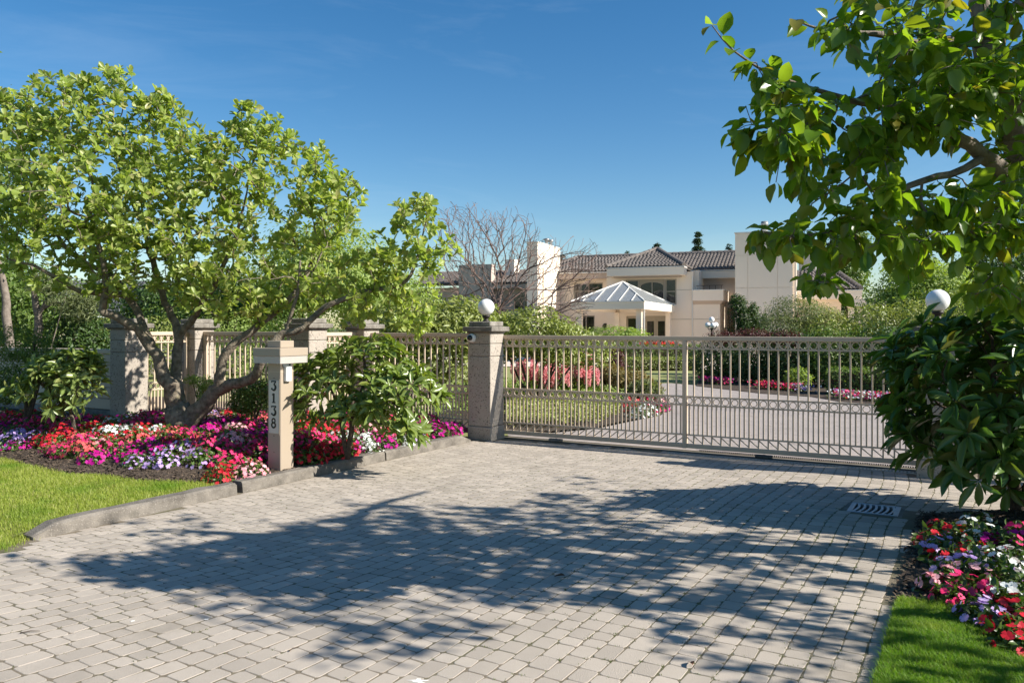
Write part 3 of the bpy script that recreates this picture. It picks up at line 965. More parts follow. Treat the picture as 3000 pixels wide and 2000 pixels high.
hbox('string_course', -0.48, 1.0, 8.985, 9.0, 1.10, 1.125, 'frame')
hbox('string_course', 0.04, 1.0, 8.985, 9.0, 3.84, 3.86, 'frame')
# wide projecting fascia with its white coping
fa = hbox('fascia', -3.84, 0.63, 7.95, 9.0, 4.66, 5.10, 'stucco', b=0.01)
obj('coping', MB().box(-3.87, 0.66, 7.92, 9.0, 5.102, 5.155), M['trim'], fa)
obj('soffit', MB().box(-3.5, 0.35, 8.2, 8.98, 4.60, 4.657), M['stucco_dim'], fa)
# arched window wall of the upper hall
window(-2.91, -2.16, 9.1, 3.04, 4.50, 1, 1)
w = window(-2.14, -0.64, 9.08, 3.04, 4.50, 2, 1, fr=0.09)
arcm = MB(); pts = []
for i in range(13):
    an = math.pi * i / 12
    pts.append((-1.39 - 0.66 * math.cos(an), 9.04, 4.10 + 0.22 * math.sin(an)))
for i in range(12):
    a_, b_ = pts[i], pts[i + 1]
    arcm.add([(a_[0], 9.0, a_[2]), (b_[0], 9.0, b_[2]), (b_[0], 9.0, 4.44), (a_[0], 9.0, 4.44), (a_[0], 9.06, a_[2]), (b_[0], 9.06, b_[2]), (b_[0], 9.06, 4.44), (a_[0], 9.06, 4.44)],
             [(0, 1, 2, 3), (7, 6, 5, 4), (0, 4, 5, 1), (2, 6, 7, 3)])
obj('arch_panel', arcm, M['frame'], w)
window(-0.62, 0.03, 9.1, 3.04, 4.50, 1, 2)
# entrance
door = hbox('door_frame', -2.92, -0.48, 9.12, 9.2, 2.28, 2.36, 'frame')
window(-2.9, -1.85, 9.16, 0.15, 2.28, 1, 2, curtain=True)
hbox('gutter', -8.86, -4.02, 9.70, 9.80, 5.0, 5.07, 'trim')
hbox('down_pipe', 0.92, 0.98, 8.92, 8.98, 0.0, 4.62, 'trim')
hbox('down_pipe', -4.35, -4.28, 10.42, 10.49, 0.0, 4.66, 'trim')
hbox('down_pipe', -8.35, -8.28, 10.42, 10.49, 0.0, 4.66, 'trim')
dl = hbox('door', -1.83, -1.19, 9.14, 9.2, 0.15, 2.28, 'frame')
obj('pane', MB().box(-1.70, -1.30, 9.125, 9.139, 0.5, 2.05), M['winglass'], dl)
dl = hbox('door', -1.17, -0.55, 9.14, 9.2, 0.15, 2.28, 'frame')
obj('pane', MB().box(-1.06, -0.66, 9.125, 9.139, 0.5, 2.05), M['winglass'], dl)
# central hip roof
tiled('roof_tiles', [(-3.86, 7.93, 5.16), (0.65, 7.93, 5.16), (-1.60, 11.9, 6.50), (-1.62, 11.9, 6.50)], 'tile')
tiled('roof_tiles', [(0.65, 7.93, 5.16), (0.65, 14.6, 5.16), (-1.60, 14.6, 6.50), (-1.60, 11.9, 6.50)], 'tile')
tiled('roof_tiles', [(-3.86, 14.6, 5.16), (-3.86, 7.93, 5.16), (-1.62, 11.9, 6.50), (-1.62, 14.6, 6.50)], 'tile')
ridge('hip_ridge', (0.65, 7.93, 5.24), (-1.61, 11.9, 6.58)); ridge('hip_ridge', (-3.86, 7.93, 5.24), (-1.61, 11.9, 6.58))
# left wing ---------------------------------------------------------
hbox('wall', -8.5, -4.1, 10.5, 10.8, 0.0, 0.3); hbox('wall', -8.5, -6.4, 10.5, 10.8, 0.3, 3.42); hbox('wall', -6.4, -5.25, 10.5, 10.8, 2.42, 3.42)
hbox('wall', -5.25, -4.1, 10.5, 10.8, 0.3, 3.42)
hbox('wall', -8.5, -8.42, 10.5, 10.8, 3.42, 4.68); hbox('wall', -7.75, -6.6, 10.5, 10.8, 3.42, 4.68); hbox('wall', -4.72, -4.1, 10.5, 10.8, 3.42, 4.68)
hbox('wall', -8.42, -7.75, 10.5, 10.8, 4.46, 4.68); hbox('wall', -6.6, -4.72, 10.5, 10.8, 4.46, 4.68)
hbox('wall', -8.5, -8.2, 10.8, 18.0, 0.0, 4.68)
hbox('rear_wall', -8.2, -4.1, 13.5, 13.7, 0.0, 4.68, 'stucco_dim')
window(-8.42, -7.75, 10.62, 3.42, 4.46, 1, 1, curtain=True); window(-6.6, -4.72, 10.62, 3.42, 4.46, 2, 2, curtain=True)
window(-6.4, -5.25, 10.62, 0.3, 2.42, 2, 1, curtain=True)
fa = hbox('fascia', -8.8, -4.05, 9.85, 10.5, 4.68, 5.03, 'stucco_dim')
obj('coping', MB().box(-8.83, -4.0, 9.82, 10.5, 5.032, 5.08), M['trim'], fa)
tiled('roof_tiles', [(-8.83, 9.84, 5.09), (-1.7, 9.84, 5.09), (-1.7, 14.0, 6.34), (-7.4, 14.0, 6.34)], 'tile')
tiled('roof_tiles', [(-8.83, 18.2, 5.09), (-8.83, 9.84, 5.09), (-7.4, 14.0, 6.34), (-7.4, 14.1, 6.34)], 'tile')
ridge('hip_ridge', (-8.83, 9.84, 5.15), (-7.4, 14.0, 6.40)); ridge('ridge_tiles', (-7.4, 14.0, 6.40), (4.2, 14.0, 6.40))
# plaque by the entrance
mb = MB(); mb.M = Matrix.Translation((-4.55, 10.49, 1.74)) @ Matrix.Rotation(R(90), 4, 'X'); mb.lathe([(0, 0), (0.2, 0), (0.2, 0.03), (0, 0.03)], 20)
obj('wall_plaque', mb, M['darkmetal'], hs)
# tall chimney left
c1 = hbox('chimney', -8.10, -7.45, 6.03, 10.35, 0.0, 6.60, 'stucco')
obj('coping', MB().box(-8.13, -7.42, 6.0, 10.38, 6.602, 6.66), M['trim'], c1)
for k, z in enumerate((1.6, 3.1, 4.6, 5.6)):
    obj('joint_strip', MB().box(-7.452, -7.444, 6.03, 10.35, z, z + 0.03), M['frame'], c1)
obj('pilaster', MB().box(-7.45, -7.36, 6.9, 7.2, 0, 5.2), M['stucco'], c1)
for q in (8.6, 9.4):
    fl = MB().lathe([(0.10, 6.66), (0.10, 6.95), (0.17, 6.97), (0.17, 7.07), (0.12, 7.10), (0, 7.12)], 10, (-7.75, q, 0))
    obj('flue', fl, M['flue'], c1, True)
# far left wing ------------------------------------------------------
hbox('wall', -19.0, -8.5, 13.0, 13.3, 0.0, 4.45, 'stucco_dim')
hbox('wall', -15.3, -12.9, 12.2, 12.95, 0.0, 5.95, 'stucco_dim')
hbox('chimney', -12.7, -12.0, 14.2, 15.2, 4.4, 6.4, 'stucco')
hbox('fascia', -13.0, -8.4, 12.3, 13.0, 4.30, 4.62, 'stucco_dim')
window(-11.6, -9.3, 12.99, 2.9, 4.0, 3, 1)
tiled('roof_tiles', [(-19.0, 12.25, 4.66), (-8.3, 12.25, 4.66), (-8.3, 15.8, 5.75), (-19.0, 15.8, 5.75)], 'tile')
# right side: return, recess, balcony, bay, tower ----------------------
hbox('wall', 1.0, 1.25, 9.4, 11.5, 0.0, 5.0)
hbox('wall', 1.0, 3.6, 11.5, 11.8, 0.0, 4.7, 'stucco_dim')
fa = hbox('fascia', 1.0, 3.5, 10.75, 11.5, 4.60, 5.03, 'stucco')
obj('coping', MB().box(1.0, 3.5, 10.70, 11.5, 5.032, 5.08), M['trim'], fa)
tiled('roof_tiles', [(-1.7, 10.72, 5.09), (3.5, 10.72, 5.09), (3.5, 14.0, 6.34), (-1.7, 14.0, 6.34)], 'tile')
bal = hbox('balcony', 1.02, 2.72, 8.65, 11.4, 3.20, 3.78, 'stucco', b=0.01)
obj('coping', MB().box(1.0, 2.75, 8.62, 11.4, 3.782, 3.83), M['trim'], bal)
obj('flare', MB().add([(1.02, 8.95, 3.0), (2.5, 8.95, 3.0), (2.72, 8.65, 3.198), (1.02, 8.65, 3.198), (1.02, 11.0, 3.0), (2.5, 11.0, 3.0), (2.72, 11.0, 3.198), (1.02, 11.0, 3.198)],
    [(0, 1, 2, 3), (1, 5, 6, 2), (4, 7, 6, 5), (0, 4, 5, 1)]), M['stucco_dim'], bal)
for x in np.linspace(1.3, 2.6, 5):
    obj('rail_post', MB().box(x - 0.012, x + 0.012, 8.72, 8.745, 3.83, 4.05), M['darkmetal'], bal)
obj('hand_rail', MB().box(1.2, 2.7, 8.72, 8.745, 4.05, 4.075), M['darkmetal'], bal)
hbox('wall', 1.0, 2.5, 8.95, 11.4, 0.0, 3.0)
hbox('string_course', 1.0, 2.5, 8.935, 8.95, 2.14, 2.165, 'frame'); hbox('string_course', 1.0, 2.5, 8.935, 8.95, 1.10, 1.125, 'frame')
window(2.62, 3.4, 11.0, 0.1, 2.9, 1, 1)
hbox('wall', 2.5, 3.6, 11.02, 11.3, 2.9, 3.2, 'stucco_dim')
tw = hbox('tower', 3.43, 6.42, 8.02, 11.2, 0.0, 6.86)
obj('coping', MB().box(3.38, 6.47, 7.97, 11.25, 6.862, 6.93), M['trim'], tw)
ys = [0.0, 1.9, 3.85, 5.65, 6.858]; xs = [3.41, 4.1, 5.65, 6.44]
for i in range(4):
    for j in range(3):
        obj('wall_panel', MB().box(xs[j] + 0.012, xs[j + 1] - 0.012, 7.99, 8.022, ys[i] + 0.014, ys[i + 1] - 0.014), M['stucco'], tw)
obj('pilaster', MB().box(6.42, 6.62, 8.1, 8.9, 0, 5.6), M['stucco'], tw)
fl = MB().lathe([(0.19, 6.93), (0.19, 7.45), (0.21, 7.45), (0.21, 7.52), (0.19, 7.52), (0.19, 7.62), (0, 7.64)], 14, (4.9, 9.3, 0))
obj('flue', fl, M['flue'], tw, True)
# right wing
t2 = hbox('chimney', 6.6, 7.57, 14.0, 17.0, 3.0, 6.88)
obj('coping', MB().box(6.57, 7.60, 13.97, 17.03, 6.882, 6.94), M['trim'], t2)
for z in (5.2, 6.2):
    obj('joint_strip', MB().box(6.6, 7.57, 13.992, 14.0, z, z + 0.03), M['frame'], t2)
tiled('roof_tiles', [(6.44, 9.9, 3.78), (9.9, 9.9, 3.78), (8.6, 14.0, 5.1), (6.44, 14.0, 5.1)], 'tile')
tiled('roof_tiles', [(9.9, 9.9, 3.78), (9.9, 18.0, 3.78), (8.6, 14.1, 5.1), (8.6, 14.0, 5.1)], 'tile')
ridge('hip_ridge', (9.9, 9.9, 3.84), (8.6, 14.0, 5.16))
fa = hbox('fascia', 6.44, 9.95, 9.85, 10.5, 3.25, 3.68, 'stucco')
obj('coping', MB().box(6.44, 9.98, 9.82, 10.5, 3.682, 3.74), M['trim'], fa)
hbox('wall', 6.44, 8.9, 10.5, 10.8, 0.0, 3.25)
hbox('beam', 9.2, 11.6, 9.6, 10.4, 2.80, 3.24)
for p in (9.25, 9.75, 10.15):
    hbox('column', p, p + 0.28, 9.8, 10.2, 0.0, 2.80)
# entrance canopy with its glass pyramid --------------------------------
PW, PD = 3.62, 8.7
cz0, cz1 = 2.56, 2.90
cn = hbox('canopy', -PW, 0.0, 0.0, 0.22, cz0, cz1, 'stucco')
obj('beam', MB().box(-0.22, 0.0, 0.22, PD, cz0, cz1), M['stucco'], cn)
obj('beam', MB().box(-PW, -PW + 0.22, 0.22, PD, cz0, cz1), M['stucco'], cn)
obj('beam', MB().box(-PW + 0.22, -0.22, PD - 0.22, PD, cz0, cz1), M['stucco'], cn)
obj('coping', MB().box(-PW - 0.03, 0.03, -0.03, PD + 0.03, cz1 + 0.002, cz1 + 0.04), M['trim'], cn)
for (p, q) in ((-0.45, 0.28), (-PW + 0.2, 0.28), (-PW + 0.2, PD - 0.5), (-0.45, PD - 0.5)):
    hbox('column', p, p + 0.26, q, q + 0.26, 0.0, cz0, 'stucco')
hbox('down_pipe', -0.12, -0.05, 0.36, 0.43, 0.0, cz0, 'trim')
apex = Vector((-PW / 2 - 0.1, PD / 2 - 0.6, 4.08))
base = [Vector((-PW, 0, cz1 + 0.05)), Vector((0, 0, cz1 + 0.05)), Vector((0, PD, cz1 + 0.05)), Vector((-PW, PD, cz1 + 0.05))]
gl, nt = nodes_of('skylight_glass')
out = nt.nodes.new('ShaderNodeOutputMaterial'); g1 = nt.nodes.new('ShaderNodeBsdfPrincipled'); g2 = nt.nodes.new('ShaderNodeBsdfTransparent'); mx = nt.nodes.new('ShaderNodeMixShader')
g1.inputs['Base Color'].default_value = (0.34, 0.35, 0.34, 1); g1.inputs['Roughness'].default_value = 0.16; g1.inputs['Specular IOR Level'].default_value = 0.45
mx.inputs[0].default_value = 0.55
nt.links.new(g2.outputs[0], mx.inputs[1]); nt.links.new(g1.outputs[0], mx.inputs[2]); nt.links.new(mx.outputs[0], out.inputs[0])
for k in range(4):
    A, B = base[k], base[(k + 1) % 4]
    n_ = (B - A).cross(apex - A).normalized()
    if n_.z < 0: n_ = -n_
    nb = 6 if k % 2 == 0 else 9
    obj('glazing_bar', MB().tube([A + n_ * 0.02, apex + n_ * 0.02], 0.032, 4), M['trim'], cn)
    for i in range(nb):
        f0, f1 = i / nb, (i + 1) / nb
        def top(f):
            q = A.lerp(B, f); m = min(f, 1 - f) * 2
            tA = (A if f < 0.5 else B); return tA.lerp(apex, m)
        a0, a1 = A.lerp(B, f0), A.lerp(B, f1)
        t0_, t1_ = top(f0), top(f1)
        vs_ = [a0, a1, t1_, t0_]
        if f0 < 0.5 < f1: vs_ = [a0, a1, t1_, apex, t0_]
        if i == 0: vs_ = [a0, a1, t1_]
        elif i == nb - 1: vs_ = [a0, a1, t0_]
        m_ = MB(); m = len(vs_)
        m_.add([p for p in vs_] + [p - n_ * 0.012 for p in vs_], [tuple(range(m)), tuple(reversed(range(m, 2 * m)))] + [(j, m + j, m + (j + 1) % m, (j + 1) % m) for j in range(m)])
        obj('pane', m_, gl, cn)
        if i > 0 and (t0_ - a0).length > 0.1:
            obj('glazing_bar', MB().tube([a0 + n_ * 0.03, t0_ + n_ * 0.03], 0.024, 4), M['trim'], cn)

# ------------------------------------------------------------------ neighbour's house far left and the back fence
nb = thing('neighbour_house', 'dark roofed house showing through the leaves far behind the left fence', 'house', at(330, 958, 46) * 1, R(12))
nb.location.z = 0
obj('wall', MB().box(-6, 6, -3, 3, 0, 2.3), M['stucco_dim'], nb)
for sgn in (-1, 1):
    o = tiled('roof_tiles', [(-6.5 * sgn, -3.5 * sgn, 2.3), (6.5 * sgn, -3.5 * sgn, 2.3), (4.5 * sgn, 0, 4.3), (-4.5 * sgn, 0, 4.3)], 'tile_dark', parent=nb)
gab = MB().add([(-6.5, -3.5, 2.3), (-6.5, 3.5, 2.3), (-4.5, 0, 4.3), (6.5, -3.5, 2.3), (6.5, 3.5, 2.3), (4.5, 0, 4.3)], [(0, 2, 1), (3, 4, 5)])
obj('gable', gab, M['tile_dark'], nb)
obj('gutter', MB().box(-6.6, 6.6, -3.62, -3.5, 2.2, 2.32), M['white'], nb)
obj('skylight', MB().box(-5.2, -4.2, -2.6, -2.2, 2.9, 3.3), M['white'], nb)

bf = thing('back_fence', 'pale boarded fence at the far left of the garden', 'fence', at(150, 958, 30), R(-6))
bf.location.z = 0
M['pale'] = surf('pale_fence_paint', (0.52, 0.43, 0.36), (0.48, 0.40, 0.335), 1.5, 0.7, rnd=0.05)
for i in range(9):
    x = -6 + i * 2.0
    obj('post', MB().box(x - 0.06, x + 0.06, -0.06, 0.06, -0.1, 1.28), M['pale'], bf)
    if i < 8:
        for k in range(6):
            obj('board', MB().box(x + 0.062, x + 1.938, -0.02, 0.02, 0.02 + k * 0.19, 0.20 + k * 0.19), M['pale'], bf)

# lamp post with a cluster of globes in front of the house
lp = thing('lamp_post', 'dark lamp post with a cluster of four white globes in front of the house', 'lamp post', at(2085, 958, 30))
lp.location.z = 0
obj('pole', MB().lathe([(0.09, 0), (0.09, 0.25), (0.04, 0.35), (0.035, 1.6), (0.05, 1.62), (0.03, 1.7), (0.03, 2.0)], 10), M['darkmetal'], lp, True)
for k, (dx, dy, dz) in enumerate(((-0.15, 0, 1.78), (0.15, 0, 1.78), (0, 0, 1.98), (0, -0.17, 1.76))):
    obj('arm', MB().tube([(0, 0, 1.62), (dx * 0.8, dy * 0.8, dz - 0.16), (dx, dy, dz - 0.08)], 0.018, 6), M['darkmetal'], lp)
    if k < 3 or True:
        obj('globe', MB().lathe([(0.105 * math.sin(a_), dz - 0.105 * math.cos(a_)) for a_ in np.linspace(0, math.pi, 10)], 14, (dx, dy, 0)), M['globe'], lp, True)

# ------------------------------------------------------------------ leaves
def tmpl(kind):
    """leaf along +y, width along x, upper side +z, unit length and width"""
    if kind == 'diamond':
        V = [(0, 0, 0), (-0.5, 0.5, 0.10), (0, 1, -0.10), (0.5, 0.5, 0.10)]
        return np.array(V), [(0, 3, 2), (0, 2, 1)]
    if kind == 'mid':
        V = [(0, 0, 0), (-0.5, 0.45, 0.10), (0, 0.45, 0.0), (0.5, 0.45, 0.10), (-0.36, 0.78, 0.03), (0, 0.78, -0.06), (0.36, 0.78, 0.03), (0, 1, -0.16)]
        return np.array(V), [(0, 2, 1), (0, 3, 2), (1, 2, 5), (1, 5, 4), (2, 3, 6), (2, 6, 5), (4, 5, 7), (5, 6, 7)]
    ts = {'broad': [(0, .0), (.07, .05), (.25, .72), (.45, 1), (.68, .88), (.86, .48), (1, 0)],
          'oblong': [(0, .0), (.06, .06), (.25, .6), (.45, .92), (.68, 1), (.86, .62), (1, 0)],
          'obovate': [(0, .0), (.1, .1), (.35, .6), (.6, 1), (.8, .95), (.93, .55), (1, 0)]}[kind]
    curl = {'broad': 0.22, 'oblong': 0.2, 'obovate': 0.14}[kind]
    V = []; Fs = []
    for (t, w) in ts:
        z = -curl * t * t
        wv = 0.02 * math.sin(t * 11)
        V += [(-w / 2, t, z + 0.13 * w + wv), (0, t, z), (w / 2, t, z + 0.13 * w - wv)]
    for i in range(len(ts) - 1):
        b = 3 * i
        if i == 0:
            Fs += [(b + 1, b + 4, b + 3), (b + 1, b + 5, b + 4)]
        elif i == len(ts) - 2:
            Fs += [(b, b + 1, b + 4), (b + 1, b + 2, b + 4)]
        else:
            Fs += [(b, b + 1, b + 4), (b, b + 4, b + 3), (b + 1, b + 2, b + 5), (b + 1, b + 5, b + 4)]
    return np.array(V), Fs
TM = {k: tmpl(k) for k in ('diamond', 'mid', 'broad', 'oblong', 'obovate')}
TMESH = {}
def norm(a):
    return a / np.maximum(np.linalg.norm(a, axis=-1, keepdims=True), 1e-9)
def frames(axis, nrm):
    y = norm(axis)
    x = norm(np.cross(y, nrm)); z = np.cross(x, y)
    return x, y, z
def leaves(root, kind, pos, axis, nrm, L, W, mat, nind=0, name='foliage', leafname='leaf', smooth=True):
    """the leaves that show largest become objects of their own, the rest one mesh"""
    pos = np.asarray(pos, float); axis = np.asarray(axis, float); nrm = np.asarray(nrm, float)
    n = len(pos); L = np.broadcast_to(np.asarray(L, float), (n,)); W = np.broadcast_to(np.asarray(W, float), (n,))
    x, y, z = frames(axis, nrm)
    V, Fs = TM[kind]
    o0 = np.array(root.location)
    ind = np.zeros(n, bool)
    if nind:
        px, py = proj(pos)
        size = L / np.maximum(pos[:, 1], .5)
        size = np.where((px > 0) & (px < 3000) & (py > 0) & (py < 2000), size, 0)
        # leaves turned to the camera and on the near side show largest
        face = np.abs((z * norm(pos - np.array([0, 0, EYE]))).sum(1))
        ind[np.argsort(-(size * (0.35 + face)))[:nind]] = True
        key = kind + mat.name
        if key not in TMESH:
            me = bpy.data.meshes.new(leafname); me.from_pydata([tuple(p) for p in V], [], Fs)
            me.polygons.foreach_set('use_smooth', [True] * len(me.polygons)); me.materials.append(mat); me.update()
            TMESH[key] = me
        for i in np.nonzero(ind)[0]:
            o = bpy.data.objects.new(leafname, TMESH[key]); C.objects.link(o); o.parent = root
            m = Matrix.Identity(4)
            for r in range(3):
                m[r][0] = x[i, r] * W[i]; m[r][1] = y[i, r] * L[i]; m[r][2] = z[i, r] * L[i]; m[r][3] = pos[i, r] - o0[r]
            o.matrix_basis = m
    k = ~ind
    if k.sum() == 0: return None
    VV = (pos[k][:, None, :] - o0 + x[k][:, None, :] * (V[None, :, 0:1] * W[k][:, None, None]) +
          y[k][:, None, :] * (V[None, :, 1:2] * L[k][:, None, None]) + z[k][:, None, :] * (V[None, :, 2:3] * L[k][:, None, None]))
    nv = len(V); m = int(k.sum())
    idx = (np.array(Fs)[None] + (np.arange(m) * nv)[:, None, None]).reshape(-1, 3)
    me = npmesh(name, VV.reshape(-1, 3), 3, idx, smooth)
    return link(name, me, mat, root, 'stuff')

# ------------------------------------------------------------------ branches
class Tree:
    def __init__(self, seed=1, seg=0.13):
        self.P = []; self.par = []; self.rf = []; self.len = []
        self.rg = np.random.default_rng(seed); self.seg = seg
    def add(self, p, par, r=0.0):
        self.P.append(np.array(p, float)); self.par.append(par); self.rf.append(r)
        self.len.append(0 if par < 0 else self.len[par] + np.linalg.norm(self.P[-1] - self.P[par]))
        return len(self.P) - 1
    def limb(self, pts, rads, wob=0.25, start=None):
        pts = [np.array(p, float) for p in pts]
        if not self.P:
            cur = self.add(pts[0], -1, rads[0])
        else:
            d = np.linalg.norm(np.array(self.P) - pts[0], axis=1)
            cur = int(np.argmin(d)) if start is None else start
            if d[cur] > 0.03: cur = self.add(pts[0], cur, rads[0])
        # Catmull-Rom through the points
        Q = [2 * pts[0] - pts[1]] + pts + [2 * pts[-1] - pts[-2]]
        for i in range(1, len(pts)):
            a, b, c, d_ = Q[i - 1], Q[i], Q[i + 1], Q[i + 2]
            n = max(2, int(np.linalg.norm(c - b) / self.seg))
            for k in range(1, n + 1):
                t = k / n
                p = 0.5 * ((2 * b) + (-a + c) * t + (2 * a - 5 * b + 4 * c - d_) * t * t + (-a + 3 * b - 3 * c + d_) * t ** 3)
                r = rads[i - 1] + (rads[i] - rads[i - 1]) * t
                p = p + self.rg.normal(0, 1, 3) * r * wob
                cur = self.add(p, cur, r)
        return cur
    def tips(self, T, lw=0.12, up=0.0, maxd=9.0, curl=0.06):
        T = np.asarray(T, float)
        P0 = np.array(self.P)
        d0 = np.array([np.min(np.linalg.norm(P0 - t, axis=1)) for t in T])
        out = []
        cap = len(self.P) + int(d0.sum() / self.seg) + 4 * len(T) + 100
        A = np.zeros((cap * 2, 3)); n = len(self.P); A[:n] = P0
        Ln = np.zeros(cap * 2); Ln[:n] = self.len
        for i in np.argsort(d0):
            t = T[i]
            d = np.linalg.norm(A[:n] - t, axis=1)
            k = int(np.argmin(d + lw * Ln[:n]))
            a = A[k]; D = d[k]
            if D > maxd: continue
            m = max(2, int(math.ceil(D / self.seg)))
            pk = self.par[k]
            dirp = (a - A[pk]) if pk >= 0 else np.array([0, 0, 1.0])
            dirp = dirp / max(np.linalg.norm(dirp), 1e-6)
            st = (t - a) / max(D, 1e-6)
            w = 0.35 if dirp @ st > -0.2 else 0.0
            ctrl = a + (dirp * w + st * (1 - w)) * D * 0.5 + np.array([0, 0, up * D]) + self.rg.normal(0, curl * D, 3)
            cur = k
            for j in range(1, m + 1):
                f = j / m
                p = (1 - f) ** 2 * a + 2 * f * (1 - f) * ctrl + f * f * t
                if j < m: p = p + self.rg.normal(0, 0.012, 3)
                cur = self.add(p, cur)
                A[n] = p; Ln[n] = self.len[-1]; n += 1
                if n >= len(A):
                    A = np.vstack([A, np.zeros_like(A)]); Ln = np.concatenate([Ln, np.zeros_like(Ln)])
            out.append(cur)
        return out
    def mesh(self, rmin=0.0035, expo=2.35, rmax=1.0, minrad=0.0):
        n = len(self.P); P = np.array(self.P); par = np.array(self.par)
        kids = [[] for _ in range(n)]
        for i in range(n):
            if par[i] >= 0: kids[par[i]].append(i)
        cnt = np.zeros(n)
        for i in range(n - 1, -1, -1):
            cnt[i] += 1 if not kids[i] else 0
            if par[i] >= 0: cnt[par[i]] += cnt[i]
        rad = np.minimum(rmin * cnt ** (1 / expo), rmax)
        rad = np.array([f if f > 0 else r for r, f in zip(rad, self.rf)])
        for i in range(n):
            if par[i] >= 0: rad[i] = min(rad[i], rad[par[i]] * 1.0)
        self.rad = rad
        mb = MB()
        stack = [(0, -1)]
        while stack:
            s_, fr = stack.pop()
            ch = [fr, s_] if fr >= 0 else [s_]
            c = s_
            while kids[c]:
                ks = sorted(kids[c], key=lambda i: -rad[i] - 1e-6 * cnt[i])
                for o in ks[1:]: stack.append((o, c))
                c = ks[0]; ch.append(c)
            if len(ch) < 2: continue
            rr = [rad[i] for i in ch]
            if fr >= 0: rr[0] = rr[1]
            r0 = max(rr)
            if r0 < minrad: continue
            mb.tube([P[i] for i in ch], rr, 12 if r0 > 0.05 else (7 if r0 > 0.015 else (5 if r0 > 0.006 else 3)), True)
        return mb
    def tipdir(self, i):
        j = i
        for _ in range(2):
            if self.par[j] >= 0: j = self.par[j]
        d = self.P[i] - self.P[j]
        return d / max(np.linalg.norm(d), 1e-9)

def whorl(P, D, n, L0, L1, a0, a1, rg, droop=0.0, ws=(0.35, 0.45)):
    """n leaves around a shoot end"""
    D = norm(np.asarray(D, float)); e1 = np.cross(D, [0.3, 0.2, 0.93]); e1 = e1 / max(np.linalg.norm(e1), 1e-6); e2 = np.cross(D, e1)
    pos, ax, nr, LL, WW = [], [], [], [], []
    ph = rg.random() * 6.28
    for k in range(n):
        a = ph + k * 2.39996 + rg.normal(0, 0.2); al = R(rg.uniform(a0, a1))
        r = e1 * math.cos(a) + e2 * math.sin(a)
        x = D * math.cos(al) + r * math.sin(al); x = x + np.array([0, 0, -droop])
        x = x / np.linalg.norm(x)
        nn = D - x * (D @ x) + rg.normal(0, 0.18, 3)
        L = rg.uniform(L0, L1)
        pos.append(P - D * rg.uniform(0, 0.03)); ax.append(x); nr.append(nn); LL.append(L); WW.append(L * rg.uniform(*ws))
    return pos, ax, nr, LL, WW

class Bag:
    def __init__(self): self.a = ([], [], [], [], [])
    def add(self, t):
        for s_, q in zip(self.a, t): s_.extend(q)
    def arr(self): return [np.array(q) for q in self.a]

def in_circles(px, py, circ):
    return any((px - c[0]) ** 2 + (py - c[1]) ** 2 < c[2] ** 2 for c in circ)

# ------------------------------------------------------------------ magnolia on the left
LM = leafmat('magnolia_leaf', (0.235, 0.32, 0.055), (0.41, 0.47, 0.14), 0.48, 0.38, 0.5, c3=(0.45, 0.43, 0.17), tcol=(1.35, 1.4, 0.6))
mg = thing('magnolia_tree', 'spreading pale green tree with forked mossy trunk rising from the flower bed', 'tree', at(545, 1262, 10.9))
def c2(x, y, Y): return at(x / 2.614, 700 + y / 2.614, Y)
tr_ = Tree(4, 0.11)
b0 = c2(1400, 1480, 10.9); b0.z = 0.12
tr_.limb([b0, c2(1395, 1400, 10.9), c2(1350, 1290, 10.88)], [0.25, 0.195, 0.165], 0.12)
tr_.limb([c2(1350, 1290, 10.88), c2(1265, 1060, 10.8), c2(1205, 890, 10.75), c2(1110, 755, 10.7), c2(975, 640, 10.6), c2(805, 560, 10.5), c2(775, 530, 10.5)], [0.125, 0.095, 0.075, 0.064, 0.058, 0.052, 0.048])
tr_.limb([c2(785, 530, 10.5), c2(800, 400, 10.5), c2(795, 250, 10.5), c2(780, 110, 10.55), c2(720, -60, 10.6), c2(690, -300, 10.5)], [0.045, 0.042, 0.038, 0.034, 0.028, 0.015])
tr_.limb([c2(1160, 800, 10.72), c2(1070, 590, 10.85), c2(965, 440, 10.9), c2(860, 432, 10.8), c2(700, 408, 10.6), c2(560, 380, 10.5), c2(430, 305, 10.4), c2(250, 200, 10.3), c2(60, 150, 10.2)], [0.055, 0.05, 0.047, 0.042, 0.037, 0.032, 0.027, 0.02, 0.012])
tr_.limb([c2(965, 440, 10.9), c2(890, 310, 11.0), c2(700, 205, 11.2), c2(560, 120, 11.3), c2(440, -20, 11.4), c2(300, -250, 11.4), c2(150, -520, 11.2)], [0.045, 0.04, 0.036, 0.032, 0.026, 0.02, 0.01])
tr_.limb([c2(1350, 1290, 10.88), c2(1345, 950, 11.0), c2(1365, 760, 11.05), c2(1345, 640, 11.1), c2(1290, 540, 11.15), c2(1215, 350, 11.2), c2(1185, 240, 11.2), c2(1140, 100, 11.2), c2(1090, -100, 11.3), c2(960, -400, 11.3), c2(860, -700, 11.2)], [0.11, 0.07, 0.06, 0.054, 0.048, 0.043, 0.042, 0.036, 0.03, 0.02, 0.01])
tr_.limb([c2(1365, 750, 11.05), c2(1465, 640, 11.0), c2(1530, 490, 10.9), c2(1640, 370, 10.8), c2(1665, 270, 10.7), c2(1730, 160, 10.6), c2(1830, -100, 10.5), c2(1900, -420, 10.5)], [0.055, 0.048, 0.042, 0.036, 0.032, 0.028, 0.02, 0.01])
